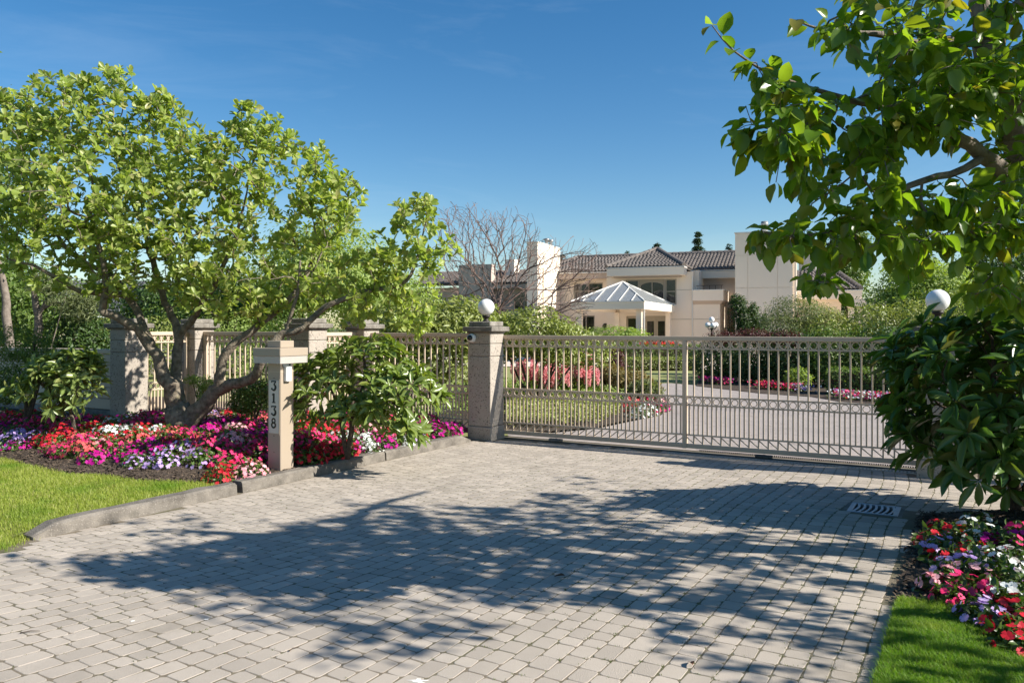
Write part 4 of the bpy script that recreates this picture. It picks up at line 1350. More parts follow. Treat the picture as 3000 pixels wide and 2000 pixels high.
tr_.limb([c2(1400, 1400, 10.9), c2(1520, 1330, 10.85), c2(1620, 1190, 10.8), c2(1680, 1060, 10.75), c2(1720, 940, 10.7), c2(1800, 800, 10.7), c2(1940, 690, 10.75), c2(2080, 590, 10.8), c2(2250, 420, 10.9), c2(2380, 200, 11.0), c2(2480, -60, 11.0)], [0.15, 0.13, 0.098, 0.07, 0.062, 0.056, 0.05, 0.044, 0.038, 0.026, 0.012])
tr_.limb([c2(1630, 1160, 10.78), c2(1760, 1110, 10.6), c2(1930, 1060, 10.4), c2(1990, 950, 10.25), at(800, 1010, 10.2), at(835, 980, 10.2), at(885, 960, 10.2), at(935, 912, 10.25), at(1050, 856, 10.3), at(1115, 846, 10.3), at(1190, 823, 10.35), at(1222, 755, 10.4), at(1245, 660, 10.4)], [0.08, 0.072, 0.065, 0.06, 0.056, 0.052, 0.046, 0.038, 0.032, 0.028, 0.024, 0.016, 0.008])
tr_.limb([at(835, 980, 10.2), at(850, 930, 10.15), at(872, 860, 10.1), at(880, 760, 10.0)], [0.03, 0.026, 0.02, 0.012])
circ = [(60, 520, 190), (30, 380, 110), (90, 330, 90), (215, 330, 105), (300, 250, 45), (340, 250, 55), (230, 260, 40), (120, 255, 40), (20, 300, 40), (330, 350, 110), (470, 430, 130), (465, 300, 35), (480, 340, 60), (250, 540, 220), (480, 620, 220), (700, 480, 115), (715, 345, 45),
        (745, 400, 75), (800, 420, 50), (850, 520, 130), (930, 580, 95), (940, 650, 110), (1015, 560, 55), (650, 760, 180), (900, 790, 130), (1080, 830, 105), (1130, 760, 80), (1230, 730, 100), (1195, 635, 50), (1240, 610, 35), (1310, 720, 38),
        (1200, 890, 80), (1060, 930, 50), (1230, 940, 40), (140, 700, 150), (310, 780, 100), (600, 860, 80), (760, 880, 70), (560, 480, 110), (400, 700, 170), (20, 680, 110)]
rg = np.random.default_rng(21)
cw = np.array([c[2] ** 1.8 for c in circ]); cw /= cw.sum()
T = []
while len(T) < 1950:
    c = circ[rg.choice(len(circ), p=cw)]
    a = rg.random() * 6.283; q = math.sqrt(rg.random())
    x, y = c[0] + c[2] * q * math.cos(a), c[1] + c[2] * q * math.sin(a)
    dep = min(1.9, 0.25 + (c[2] * 0.0046) * 1.6 * math.sqrt(max(0, 1 - q * q)))
    Yc = 10.75 + 0.25 * math.sin(c[0] * 0.013 + c[1] * 0.02)
    Y = Yc + rg.uniform(-1, 1) * dep
    if x > 1050: Y = 10.4 + rg.uniform(-0.5, 0.5)
    T.append(at(x, y, Y))
for (x, y) in ((300, 205), (352, 214), (225, 232), (455, 290), (480, 275), (715, 320), (725, 312), (820, 345), (900, 440), (1040, 540), (1190, 605), (1222, 590), (1335, 722), (12, 270), (100, 235), (180, 225)):
    T.append(at(x, y, 10.7 + rg.uniform(-.2, .2)))
tips = tr_.tips(T, 0.12, 0.02, 2.2)
obj('trunk', tr_.mesh(0.0042, 2.4), M['bark'], mg, True, None, True)
bag = Bag()
for i in tips:
    D = tr_.tipdir(i); D = norm(D + np.array([0.1, 0, 0.45]))
    bag.add(whorl(tr_.P[i], D, rg.integers(6, 10), 0.07, 0.135, 22, 74, rg, 0, (0.42, 0.54)))
    j = tr_.par[i]
    for _ in range(3):
        if j < 0 or rg.random() < 0.25: break
        bag.add(whorl(tr_.P[j], norm(D + rg.normal(0, .4, 3)), 2, 0.07, 0.135, 35, 75, rg, 0, (0.42, 0.54)))
        j = tr_.par[j]
leaves(mg, 'obovate', *bag.arr(), LM, 300)

# ------------------------------------------------------------------ big leaved tree at the right, its crown reaching over the drive
LT = leafmat('broad_leaf', (0.10, 0.20, 0.022), (0.21, 0.29, 0.042), 0.52, 0.30, 0.5, tcol=(1.7, 1.7, 0.4), c3=(0.20, 0.185, 0.03))
rt = thing('broadleaf_tree', 'tree with large drooping dark leaves overhanging the top right of the driveway', 'tree', (4.7, 5.6, 0.0))
t2_ = Tree(9, 0.10); lend = []
lend.append(t2_.limb([(4.7, 5.6, 0.0), (4.45, 5.55, 0.9), (3.95, 5.4, 1.9), (3.32, 5.2, 2.83), at(2962, 300, 5.1), at(2880, 120, 5.0), (2.9, 4.95, 3.95)], [0.17, 0.13, 0.115, 0.10, 0.088, 0.075, 0.04], 0.12))
lend.append(t2_.limb([at(3010, 560, 5.15), at(2880, 454, 4.95), at(2736, 359, 4.8), at(2600, 318, 4.7), at(2480, 290, 4.6), at(2370, 255, 4.5), at(2250, 215, 4.45), at(2150, 150, 4.4), at(2085, 75, 4.4)], [0.06, 0.045, 0.034, 0.024, 0.017, 0.012, 0.008, 0.005, 0.003]))
lend.append(t2_.limb([at(2880, 454, 4.95), at(2827, 497, 4.85), at(2703, 530, 4.7), at(2598, 583, 4.6), at(2478, 655, 4.5), at(2406, 684, 4.45), at(2310, 693, 4.4), at(2245, 682, 4.4)], [0.03, 0.024, 0.02, 0.017, 0.013, 0.01, 0.007, 0.004]))
lend.append(t2_.limb([at(2480, 290, 4.6), at(2390, 350, 4.5), at(2300, 385, 4.4), at(2220, 370, 4.35)], [0.011, 0.008, 0.005, 0.003]))
lend.append(t2_.limb([at(2880, 120, 5.0), at(2700, 130, 4.8), at(2560, 100, 4.6), at(2420, 90, 4.5), at(2330, 60, 4.45)], [0.05, 0.032, 0.018, 0.009, 0.004]))
lend.append(t2_.limb([at(2960, 300, 5.1), (3.6, 5.9, 3.5), (4.5, 6.6, 3.8)], [0.06, 0.05, 0.02]))
lend.append(t2_.limb([at(2880, 120, 5.0), (3.1, 4.2, 3.75), (3.3, 3.5, 3.7)], [0.045, 0.03, 0.012]))
lend.append(t2_.limb([at(3010, 560, 5.15), (3.5, 4.6, 2.5), (3.4, 4.0, 2.2)], [0.04, 0.025, 0.012]))
circ2 = [(2850, 60, 210), (2600, 70, 170), (2430, 40, 130), (2340, 20, 60), (2330, 330, 95), (2230, 270, 70), (2190, 390, 55), (2200, 200, 75), (2430, 320, 95), (2310, 470, 75), (2410, 510, 75), (2550, 440, 95), (2600, 290, 120), (2680, 180, 120), (2590, 640, 120), (2490, 690, 75),
         (2310, 680, 60), (2240, 690, 30), (2400, 790, 50), (2450, 830, 35), (2750, 660, 110), (2900, 620, 125), (2860, 770, 95), (2960, 850, 70), (2660, 770, 60), (2900, 300, 150), (2740, 330, 80), (2980, 480, 75), (2130, 150, 30), (2090, 95, 25)]
shade = [(150, 1670), (400, 1625), (816, 1552), (1020, 1467), (1275, 1480), (1500, 1490), (1660, 1385), (1910, 1345), (2170, 1355), (2600, 1390), (2900, 1480), (3200, 1600), (3200, 2060), (2200, 2060),
         (1950, 1890), (1800, 1780), (1560, 1760), (1400, 1850), (1280, 1930), (850, 1940), (700, 1850), (480, 1740)]
def inpoly(x, y, poly):
    c = False; j = len(poly) - 1
    for i in range(len(poly)):
        if (poly[i][1] > y) != (poly[j][1] > y) and x < (poly[j][0] - poly[i][0]) * (y - poly[i][1]) / (poly[j][1] - poly[i][1]) + poly[i][0]: c = not c
        j = i
    return c
T = []
cw = np.array([c[2] ** 1.9 for c in circ2]); cw /= cw.sum()
while len(T) < 520:
    c = circ2[rg.choice(len(circ2), p=cw)]
    a = rg.random() * 6.283; q = math.sqrt(rg.random())
    x, y = c[0] + c[2] * q * math.cos(a), c[1] + c[2] * q * math.sin(a)
    if abs(x - 2757) < 75 and 770 < y < 960: continue      # the globe lamp stays in view
    Y = 4.62 + 0.25 * (x - 2300) / 700 + rg.uniform(-1, 1) * (0.45 + c[2] * 0.0016)
    if x < 2260: Y = 4.42 + rg.uniform(-.12, .12)
    p = at(x, y, Y); q = p - SUN * (p.z / SUN.z)
    if y < 900 and q.y > 1 and not inpoly(1500 + F * q.x / q.y, HZ + F * EYE / q.y, shade) and rg.random() < 0.9: continue
    T.append(p)
# the part of the crown outside the picture, which throws the rest of the shade
k = 0
while k < 760:
    c_, r_ = (([4.2, 5.3, 3.7], [2.7, 3.2, 1.5]) if k < 300 else ([5.3, 4.4, 3.3], [1.9, 2.4, 1.5]))
    p = np.array(c_) + norm(rg.normal(0, 1, 3)) * np.array(r_) * rg.random() ** 0.45
    if p[1] < 0.6 or p[2] < 1.9: continue
    X_, Y_ = proj(p[None])
    if -100 < X_[0] < 3080 and -90 < Y_[0] < 2000: continue
    q = p - np.array(SUN) * (p[2] / SUN.z)
    if q[1] < 1: continue
    if not inpoly(1500 + F * q[0] / q[1], HZ + F * EYE / q[1], shade): continue
    T.append(p); k += 1
tips = t2_.tips(T, 0.10, 0.0, 2.5)
obj('trunk', t2_.mesh(0.0026, 2.3), M['bark_grey'], rt, True, None, True)
bag = Bag()
def alt_leaves(tree, i, n, L0, L1, droop, rg, bag, ws, step=1):
    """alternate leaves along the last stretch of a twig"""
    j = i
    for k in range(n):
        p = tree.P[j]; d = tree.tipdir(j)
        for _ in range(2):
            s_ = norm(np.cross(d, rg.normal(0, 1, 3)))
            x = norm(d * 0.6 + s_ * 0.8 + np.array([0, 0, -droop * rg.uniform(0.4, 1.4)]))
            nn = np.array([0, 0, 1.0]) + rg.normal(0, 0.45, 3)
            L = rg.uniform(L0, L1)
            bag.add(([p + s_ * 0.012], [x], [nn], [L], [L * rg.uniform(*ws)]))
        for _ in range(step):
            if tree.par[j] >= 0: j = tree.par[j]
        if tree.rad[j] > 0.012: break
for i in lend[1:]:
    alt_leaves(t2_, i, 7, 0.085, 0.15, 0.6, rg, bag, (0.50, 0.66))
for i in tips:
    alt_leaves(t2_, i, 3, 0.075, 0.145, 0.7, rg, bag, (0.50, 0.66))
leaves(rt, 'broad', *bag.arr(), LT, 300)

# ------------------------------------------------------------------ rhododendrons
def rhodo(name, label, base, shells, ntips, nl, L, mat, bark, nind, seed, limbs, ws=(0.26, 0.34), a=(38, 84), droop=0.08, outw=0.75, rmin=0.0045, spread=1.04):
    rg = np.random.default_rng(seed)
    t = thing(name, label, 'shrub', base)
    tr = Tree(seed, 0.09)
    for k, l in enumerate(limbs):
        tr.limb(l[0], l[1], 0.15)
    T = []; O = []
    w = np.array([s_[1][0] * s_[1][2] for s_ in shells]); w = w / w.sum()
    while len(T) < ntips:
        s_ = shells[rg.choice(len(shells), p=w)]
        d = norm(rg.normal(0, 1, 3))
        if d[2] < -0.65: continue
        p = np.array(s_[0]) + d * np.array(s_[1]) * rg.uniform(0.72, spread)
        if p[2] < 0.12: continue
        inside = any((((p - np.array(q[0])) / (np.array(q[1]) * 0.7)) ** 2).sum() < 1 for q in shells)
        if inside: continue
        T.append(p); O.append(d)
    order = {}
    tips = tr.tips(T, 0.25, 0.0, 3)
    obj('stem', tr.mesh(rmin, 2.2), bark, t, True, None, True)
    bag = Bag()
    cen = np.mean([np.array(s_[0]) for s_ in shells], axis=0)
    for i in tips:
        D = norm(tr.tipdir(i) * (1 - outw) + norm(tr.P[i] - cen) * outw * 0.6 + np.array([0, 0, 0.55]) + rg.normal(0, .15, 3))
        bag.add(whorl(tr.P[i], D, rg.integers(*nl), L[0], L[1], a[0], a[1], rg, droop, ws))
    leaves(t, 'oblong', *bag.arr(), mat, nind)
    return t
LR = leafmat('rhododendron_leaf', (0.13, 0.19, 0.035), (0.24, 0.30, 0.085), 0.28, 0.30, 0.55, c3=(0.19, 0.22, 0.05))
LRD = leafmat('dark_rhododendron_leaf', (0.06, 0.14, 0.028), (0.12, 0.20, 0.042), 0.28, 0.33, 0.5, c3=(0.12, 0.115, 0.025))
LRL = leafmat('light_rhododendron_leaf', (0.15, 0.21, 0.055), (0.27, 0.33, 0.10), 0.25, 0.33, 0.55, c3=(0.24, 0.26, 0.09))
# in front of the fence, right of the number post
b = at(1018, 1268, 9.4); b.z = 0.15
rhodo('rhododendron_shrub', 'open rhododendron with long glossy leaves just right of the number post', b,
      [(at(1050, 1085, 9.5), (0.48, 0.5, 0.34)), (at(1120, 1050, 9.5), (0.32, 0.4, 0.22)), (at(1180, 1145, 9.3), (0.45, 0.45, 0.28)), (at(960, 1150, 9.4), (0.40, 0.4, 0.30)), (at(1130, 1210, 9.2), (0.30, 0.3, 0.22)),
       (at(900, 1120, 9.5), (0.18, 0.3, 0.25)), (at(1245, 1150, 9.3), (0.2, 0.25, 0.16)), (at(1185, 1255, 9.1), (0.24, 0.28, 0.17)), (at(925, 1215, 9.4), (0.22, 0.25, 0.16)), (at(1040, 1215, 9.1), (0.3, 0.2, 0.16))], 205, (6, 10), (0.13, 0.21), LR, M['bark_dark'], 300, 31,
      [([b, at(1040, 1200, 9.4), at(1070, 1110, 9.45), at(1060, 1010, 9.5)], [0.035, 0.03, 0.022, 0.01]), ([b, at(990, 1190, 9.4), at(960, 1120, 9.4)], [0.03, 0.022, 0.01]),
       ([at(1040, 1200, 9.4), at(1090, 1170, 9.3), at(1150, 1130, 9.3), at(1190, 1100, 9.3)], [0.022, 0.018, 0.014, 0.008]), ([b, at(1035, 1230, 9.5), at(1050, 1160, 9.6)], [0.03, 0.02, 0.01])])
# large dark one at the right edge
b = Vector((4.45, 7.05, 0.08))
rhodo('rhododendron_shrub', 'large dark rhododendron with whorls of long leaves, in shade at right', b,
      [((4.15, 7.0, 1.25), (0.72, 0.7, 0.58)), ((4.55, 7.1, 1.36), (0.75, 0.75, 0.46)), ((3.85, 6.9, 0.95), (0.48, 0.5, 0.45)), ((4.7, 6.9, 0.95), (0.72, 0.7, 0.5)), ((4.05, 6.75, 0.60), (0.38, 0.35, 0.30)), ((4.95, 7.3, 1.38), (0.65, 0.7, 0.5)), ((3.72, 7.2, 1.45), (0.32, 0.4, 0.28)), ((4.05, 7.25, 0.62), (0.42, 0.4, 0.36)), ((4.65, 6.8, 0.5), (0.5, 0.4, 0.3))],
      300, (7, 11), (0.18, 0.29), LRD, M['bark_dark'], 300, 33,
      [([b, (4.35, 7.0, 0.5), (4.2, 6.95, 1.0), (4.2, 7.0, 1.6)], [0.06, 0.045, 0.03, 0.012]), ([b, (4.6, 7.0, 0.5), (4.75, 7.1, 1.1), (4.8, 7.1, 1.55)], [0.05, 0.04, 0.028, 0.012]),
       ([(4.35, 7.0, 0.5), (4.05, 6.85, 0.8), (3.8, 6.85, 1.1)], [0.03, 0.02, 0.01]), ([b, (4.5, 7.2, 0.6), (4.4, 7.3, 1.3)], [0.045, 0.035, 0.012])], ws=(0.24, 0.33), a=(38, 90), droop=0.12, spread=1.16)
# left end of the flower bed
b = at(222, 1235, 10.6); b.z = 0.22
rhodo('rhododendron_shrub', 'pale green rhododendron in front of the board wall at far left', b,
      [(at(180, 1090, 10.6), (0.42, 0.4, 0.26)), (at(235, 1120, 10.6), (0.26, 0.35, 0.24)), (at(110, 1140, 10.5), (0.32, 0.3, 0.2)), (at(240, 1060, 10.6), (0.24, 0.3, 0.14)), (at(190, 1180, 10.4), (0.24, 0.25, 0.15))], 130, (6, 10), (0.13, 0.20), LRL, M['bark'], 250, 35,
      [([b, at(205, 1190, 10.6), at(195, 1120, 10.6), at(190, 1060, 10.6)], [0.03, 0.022, 0.015, 0.008]), ([at(205, 1190, 10.6), at(150, 1150, 10.5), at(110, 1120, 10.5)], [0.02, 0.014, 0.008])])

# ------------------------------------------------------------------ simpler plants: leaf cloud over a few limbs
def shrub(name, label, cat, base, blobs, n, L, mat, bark='bark_dark', stems=4, kind='diamond', seed=1, group=None, flat=0.5, ws=(0.4, 0.6), stem_r=0.02, shell=0.55, lump=0.16, twig=True, rough=1.0):
    """blobs: list of (centre, radii); leaves fill the outer part of lumpy ellipsoids"""
    rg = np.random.default_rng(seed)
    base = Vector(base)
    t = thing(name, label, cat, base, 0, group)
    w = np.array([b_[1][0] * b_[1][2] + b_[1][1] * b_[1][2] for b_ in blobs]); w = w / w.sum()
    pos, nr = [], []
    for k, b_ in enumerate(blobs):
        m = int(n * w[k])
        c = np.array(b_[0]); r = np.array(b_[1])
        d = norm(rg.normal(0, 1, (m, 3)))
        ph = rg.random(12) * 6.28
        h = np.zeros(m)
        for q in range(5):
            fr = 3.0 + 2.2 * q; v = norm(rg.normal(0, 1, 3))
            h += np.sin(fr * (d @ v) * 2.2 + ph[q]) / (1 + 0.35 * q)
        rad = (1 + lump * h / 1.6) * (1 - (1 - shell) * rg.random(m) ** 1.6)
        p = c + d * r * rad[:, None]
        pos.append(p); nr.append(d + np.array([0, 0, flat]) + rg.normal(0, 0.55 * rough, (m, 3)))
    pos = np.vstack(pos); nr = norm(np.vstack(nr))
    keep = pos[:, 2] > 0.02 + base.z * 0
    pos, nr = pos[keep], nr[keep]
    ax = norm(np.cross(nr, rg.normal(0, 1, nr.shape)) + 0.25 * np.array([0, 0, 1]))
    LL = rg.uniform(L[0], L[1], len(pos)); WW = LL * rg.uniform(ws[0], ws[1], len(pos))
    leaves(t, kind, pos, ax, nr, LL, WW, mat, 0, 'crown')
    tr = Tree(seed, 0.25)
    cz = [np.array(b_[0]) for b_ in blobs]
    first = True
    for k in range(stems):
        c = cz[k % len(cz)]; r = np.array(blobs[k % len(cz)][1])
        tip = c + norm(rg.normal(0, 1, 3)) * r * 0.6; tip[2] = max(tip[2], c[2])
        bb = np.array(base) + (np.array([rg.normal(0, 0.04), rg.normal(0, 0.04), 0]) if not first else 0)
        mid = bb + (tip - bb) * 0.5 + rg.normal(0, 0.05, 3) * np.linalg.norm(tip - bb)
        if first:
            tr.limb([bb, mid, tip], [stem_r, stem_r * 0.7, stem_r * 0.3], 0.15); first = False
        else:
            tr.limb([np.array(base), mid, tip], [stem_r * 0.8, stem_r * 0.6, stem_r * 0.25], 0.15, 0)
    obj('trunk' if cat == 'tree' else 'stem', tr.mesh(0.004, 2.3), M[bark], t, True, None, True)
    return t

def fl(p, z=0.0):
    p = Vector(p); p.z = z; return p
G1 = leafmat('bright_shrub_leaf', (0.19, 0.23, 0.05), (0.29, 0.32, 0.095), 0.28, 0.4, 0.5)
G2 = leafmat('mid_green_leaf', (0.085, 0.15, 0.025), (0.16, 0.22, 0.05), 0.3, 0.45, 0.4)
G3 = leafmat('deep_green_leaf', (0.035, 0.075, 0.016), (0.075, 0.125, 0.028), 0.24, 0.45, 0.4)
G4 = leafmat('soft_yellow_green_leaf', (0.21, 0.29, 0.07), (0.31, 0.38, 0.12), 0.38, 0.55, 0.3)
G5 = leafmat('grey_green_leaf', (0.16, 0.19, 0.085), (0.25, 0.28, 0.14), 0.28, 0.6, 0.3)
G6 = leafmat('variegated_leaf', (0.40, 0.40, 0.14), (0.23, 0.28, 0.07), 0.28, 0.5, 0.4)
G7 = leafmat('burgundy_leaf', (0.11, 0.03, 0.032), (0.06, 0.03, 0.022), 0.25, 0.5, 0.4, tcol=(1.8, 0.7, 0.5))
G8 = leafmat('straw_tinted_leaf', (0.27, 0.21, 0.09), (0.16, 0.15, 0.05), 0.3, 0.6, 0.3, tcol=(1.4, 1.2, 0.6))
G9 = leafmat('conifer_spray', (0.035, 0.065, 0.03), (0.07, 0.105, 0.045), 0.15, 0.6, 0.3)
GP = leafmat('pink_plume', (0.85, 0.50, 0.50), (0.78, 0.38, 0.41), 0.35, 0.7, 0.2, tcol=(1.3, 1.0, 1.0))

# yew column, small bushes inside the flower bed ------------------------
b = at(70, 1215, 11.6); b.z = 0.2
shrub('yew_shrub', 'clipped dark green yew with shaded trunk at the far left edge', 'shrub', b,
      [(at(60, 1010, 11.6), (0.40, 0.36, 0.26)), (at(45, 1090, 11.6), (0.36, 0.34, 0.30)), (at(110, 1030, 11.5), (0.22, 0.3, 0.22)), (at(10, 1130, 11.5), (0.3, 0.3, 0.26)), (at(40, 1150, 11.6), (0.28, 0.28, 0.18))], 7500, (0.03, 0.055), G2, stems=3, stem_r=0.045, seed=2, ws=(0.25, 0.4), shell=0.7)
b = at(735, 1250, 11.2); b.z = 0.2
shrub('round_bush', 'small round green bush behind the left side of the number post', 'shrub', b,
      [(at(738, 1160, 11.2), (0.30, 0.3, 0.26)), (at(712, 1180, 11.2), (0.2, 0.25, 0.2)), (at(765, 1150, 11.2), (0.2, 0.22, 0.2))], 3200, (0.03, 0.055), G2, stems=4, seed=3)
b = at(600, 1200, 11.3); b.z = 0.2
shrub('azalea_bush', 'tiny azalea sprouting in the fork of the magnolia trunk', 'shrub', b,
      [(at(600, 1122, 11.3), (0.17, 0.15, 0.10)), (at(562, 1112, 11.3), (0.11, 0.12, 0.07)), (at(590, 1155, 11.25), (0.07, 0.08, 0.12))], 1100, (0.022, 0.04), G4, stems=3, stem_r=0.012, seed=4)

# behind the fence --------------------------------------------------------
shrub('evergreen_shrub', 'broad glossy evergreen shrub behind the fence left of the globe lamp', 'shrub', fl(at(1250, 1200, 15.5)),
      [(at(1300, 965, 15.2), (1.05, 0.9, 0.55)), (at(1190, 960, 15.8), (0.85, 0.9, 0.55)), (at(1250, 1060, 15.3), (0.95, 0.8, 0.5)), (at(1380, 950, 15.6), (0.6, 0.7, 0.5)), (at(1090, 985, 16.5), (0.7, 0.8, 0.5))], 12000, (0.08, 0.13), G1, stems=6, stem_r=0.04, seed=5, ws=(0.35, 0.5))
shrub('evergreen_shrub', 'rounded sunny evergreen shrub behind the gate just right of the globe lamp', 'shrub', fl(at(1570, 1200, 16.5)),
      [(at(1560, 975, 16.5), (0.80, 0.8, 0.55)), (at(1480, 990, 16.8), (0.6, 0.7, 0.5)), (at(1630, 1010, 16.5), (0.65, 0.7, 0.48)), (at(1720, 1030, 17.0), (0.62, 0.6, 0.38)), (at(1660, 990, 16.9), (0.5, 0.5, 0.35))], 9000, (0.07, 0.12), G1, stems=7, stem_r=0.04, seed=6, ws=(0.35, 0.5))
shrub('spreading_juniper', 'low flat green juniper showing over the gate in front of the entrance canopy', 'shrub', fl(at(1790, 1080, 26)),
      [(at(1800, 975, 26), (0.9, 0.7, 0.22)), (at(1850, 985, 26), (0.6, 0.6, 0.2)), (at(1770, 1000, 26), (0.9, 0.6, 0.25))], 3000, (0.06, 0.11), G4, stems=3, seed=7, flat=1.5)
shrub('maple_shrub', 'small burgundy maple seen through the gate in front of the low hedge', 'shrub', fl(at(1800, 1120, 21)),
      [(at(1800, 1045, 21), (0.26, 0.3, 0.20)), (at(1815, 1075, 21), (0.2, 0.25, 0.16)), (at(1785, 1030, 21), (0.16, 0.2, 0.14))], 1700, (0.05, 0.08), G7, stems=4, seed=8)
for k, (x, y, lab) in enumerate(((1775, 1098, 'straw tinted shrub behind the gate below the burgundy maple'), (1850, 1120, 'straw tinted shrub at the right end of the planted island'), (1700, 1140, 'golden brown shrub behind the gate below the pink plumes'))):
    p = at(x, y, 19.3)
    shrub('feathery_shrub', lab, 'shrub', fl(p), [(p, (0.5, 0.4, 0.24)), (p + Vector((0.3, -0.2, -0.12)), (0.35, 0.3, 0.2))], 2600, (0.07, 0.14), G8, stems=4, seed=20 + k, ws=(0.18, 0.3), flat=0.2)
p = at(1890, 1148, 17.8)
shrub('feathery_shrub', 'spiky pale shrub at the inner drive edge, rightmost of the island', 'shrub', fl(p), [(p, (0.36, 0.3, 0.22))], 1300, (0.10, 0.18), G5, stems=4, seed=28, ws=(0.14, 0.22), flat=0.0)
# pink plumes (astilbe): each clump a plant
pl_sp = [(1525, 1100), (1560, 1092), (1585, 1110), (1612, 1078), (1640, 1060), (1668, 1075), (1698, 1082), (1728, 1080), (1650, 1108), (1600, 1125), (1700, 1112), (1735, 1108), (1565, 1118), (1630, 1090)]
for k, (x, y) in enumerate(pl_sp):
    p = at(x, y, 18.6 + rg.uniform(-.3, .3))
    t = thing('astilbe_plant', 'astilbe plant with feathery pink plumes behind the left half of the gate', 'flower', fl(p), 0, 'pink astilbes behind the gate')
    pos, ax, nr = [], [], []
    for q in range(7):
        o_ = np.array(p) + np.array([rg.normal(0, .10), rg.normal(0, .10), rg.uniform(-.2, .05)])
        for h_ in np.linspace(0, 1, 22):
            for r_ in range(3):
                a_ = rg.random() * 6.28
                pos.append(o_ + np.array([0, 0, h_ * 0.34])); ax.append(np.array([math.cos(a_), math.sin(a_), 0.9])); nr.append(rg.normal(0, 1, 3))
    leaves(t, 'diamond', pos, ax, nr, rg.uniform(0.04, 0.085, len(pos)), 0.034, GP, 0, 'plume')
    pos = np.array(p) + rg.normal(0, 1, (160, 3)) * np.array([0.14, 0.14, 0.12]) + np.array([0, 0, -0.42])
    leaves(t, 'diamond', pos, rg.normal(0, 1, (160, 3)) + [0, 0, .4], rg.normal(0, .5, (160, 3)) + [0, 0, 1], 0.11, 0.05, G2, 0, 'foliage')
# light ground cover along the drive edge and the mixed low planting behind it
isl = [(1484, 1262), (1620, 1264), (1745, 1252), (1840, 1232), (1925, 1216), (1962, 1188), (1945, 1160), (1915, 1134), (1880, 1118), (1700, 1118), (1480, 1130), (1300, 1150), (1100, 1180), (1100, 1250)]
sheet('island_bed', [gnd(x, y) for x, y in isl], 0.012, M['soil'])
def ground_cover(name, label, cat, poly_px, zt, n, L, mat, seed, kind='diamond', ws=(0.4, 0.6)):
    rg = np.random.default_rng(seed)
    P = [gnd(x, y) for x, y in poly_px]
    xs = [p.x for p in P]; ys = [p.y for p in P]
    pts = []
    while len(pts) < n:
        x, y = rg.uniform(min(xs), max(xs)), rg.uniform(min(ys), max(ys))
        c = False; j = len(P) - 1
        for i in range(len(P)):
            if (P[i].y > y) != (P[j].y > y) and x < (P[j].x - P[i].x) * (y - P[i].y) / (P[j].y - P[i].y) + P[i].x: c = not c
            j = i
        if c:
            h_ = zt * (0.75 + 0.25 * math.sin(x * 5.1) * math.sin(y * 4.3 + 1)) * (1 - 0.75 * rg.random() ** 2.2)
            pts.append((x, y, 0.01 + h_))
    pos = np.array(pts); nr = rg.normal(0, 0.5, pos.shape) + [0.1, -0.2, 1.0]
    ax = norm(np.cross(norm(nr), rg.normal(0, 1, pos.shape)) + [0, 0, .3])
    V, Fs = TM[kind]
    class _R: location = (0, 0, 0)
    o = leaves(_R if False else NullRoot, kind, pos, ax, nr, rg.uniform(L[0], L[1], n), rg.uniform(L[0], L[1], n) * rg.uniform(ws[0], ws[1], n), mat, 0, name)
    o.parent = None
    tag(o, label, cat); o['kind'] = 'stuff'
    return o
NullRoot = bpy.data.objects.new('scratch', None)
ground_cover('ground_cover', 'pale green ground cover spreading behind the left half of the gate', 'ground cover',
             [(1484, 1256), (1620, 1258), (1740, 1246), (1815, 1226), (1810, 1196), (1700, 1186), (1590, 1184), (1484, 1190)], 0.27, 9000, (0.045, 0.085), G6, 41)
ground_cover('low_foliage', 'mixed green low planting behind the pale ground cover inside the gate', 'ground cover',
             [(1484, 1196), (1600, 1188), (1810, 1200), (1850, 1180), (1880, 1150), (1860, 1124), (1700, 1124), (1500, 1134), (1300, 1150), (1120, 1180), (1120, 1236), (1350, 1240)], 0.34, 9000, (0.05, 0.09), G4, 42)
# bare garden tree behind the globe lamp ----------------------------------
bt = thing('bare_tree', 'leafless tree with fine reddish twigs behind the globe lamp, in front of the house', 'tree', fl(at(1440, 1150, 21)))
tb = Tree(77, 0.22)
rb_ = at(1440, 1090, 21); rb_.z = 0
tb.limb([rb_, at(1450, 1000, 21), at(1462, 905, 21)], [0.10, 0.085, 0.07], 0.1)
for pts, r in (([(1462, 905), (1510, 840), (1545, 790), (1610, 760), (1680, 690)], .05), ([(1462, 905), (1470, 820), (1450, 740), (1405, 660), (1365, 600)], .05), ([(1462, 905), (1540, 850), (1620, 850), (1700, 835), (1760, 800)], .04),
               ([(1462, 905), (1420, 830), (1380, 790), (1340, 720), (1330, 660)], .045), ([(1510, 840), (1520, 760), (1540, 690), (1545, 640)], .035), ([(1462, 905), (1550, 910), (1620, 890), (1700, 880)], .03),
               ([(1470, 820), (1500, 740), (1500, 660), (1520, 630)], .03), ([(1420, 830), (1370, 830), (1320, 800), (1290, 760)], .03), ([(1420, 840), (1350, 870), (1290, 860)], .03), ([(1540, 850), (1600, 800), (1690, 760), (1720, 720)], .03),
               ([(1462, 905), (1560, 940), (1640, 935), (1720, 930)], .025)):
    yy = 21 + rg.uniform(-.2, .2)
    tb.limb([at(x, y, yy + rg.uniform(-.4, .4) * k) for k, (x, y) in enumerate(pts)], [r * 0.62 * (1 - 0.82 * k / (len(pts) - 1)) for k in range(len(pts))], 0.25)
T = []
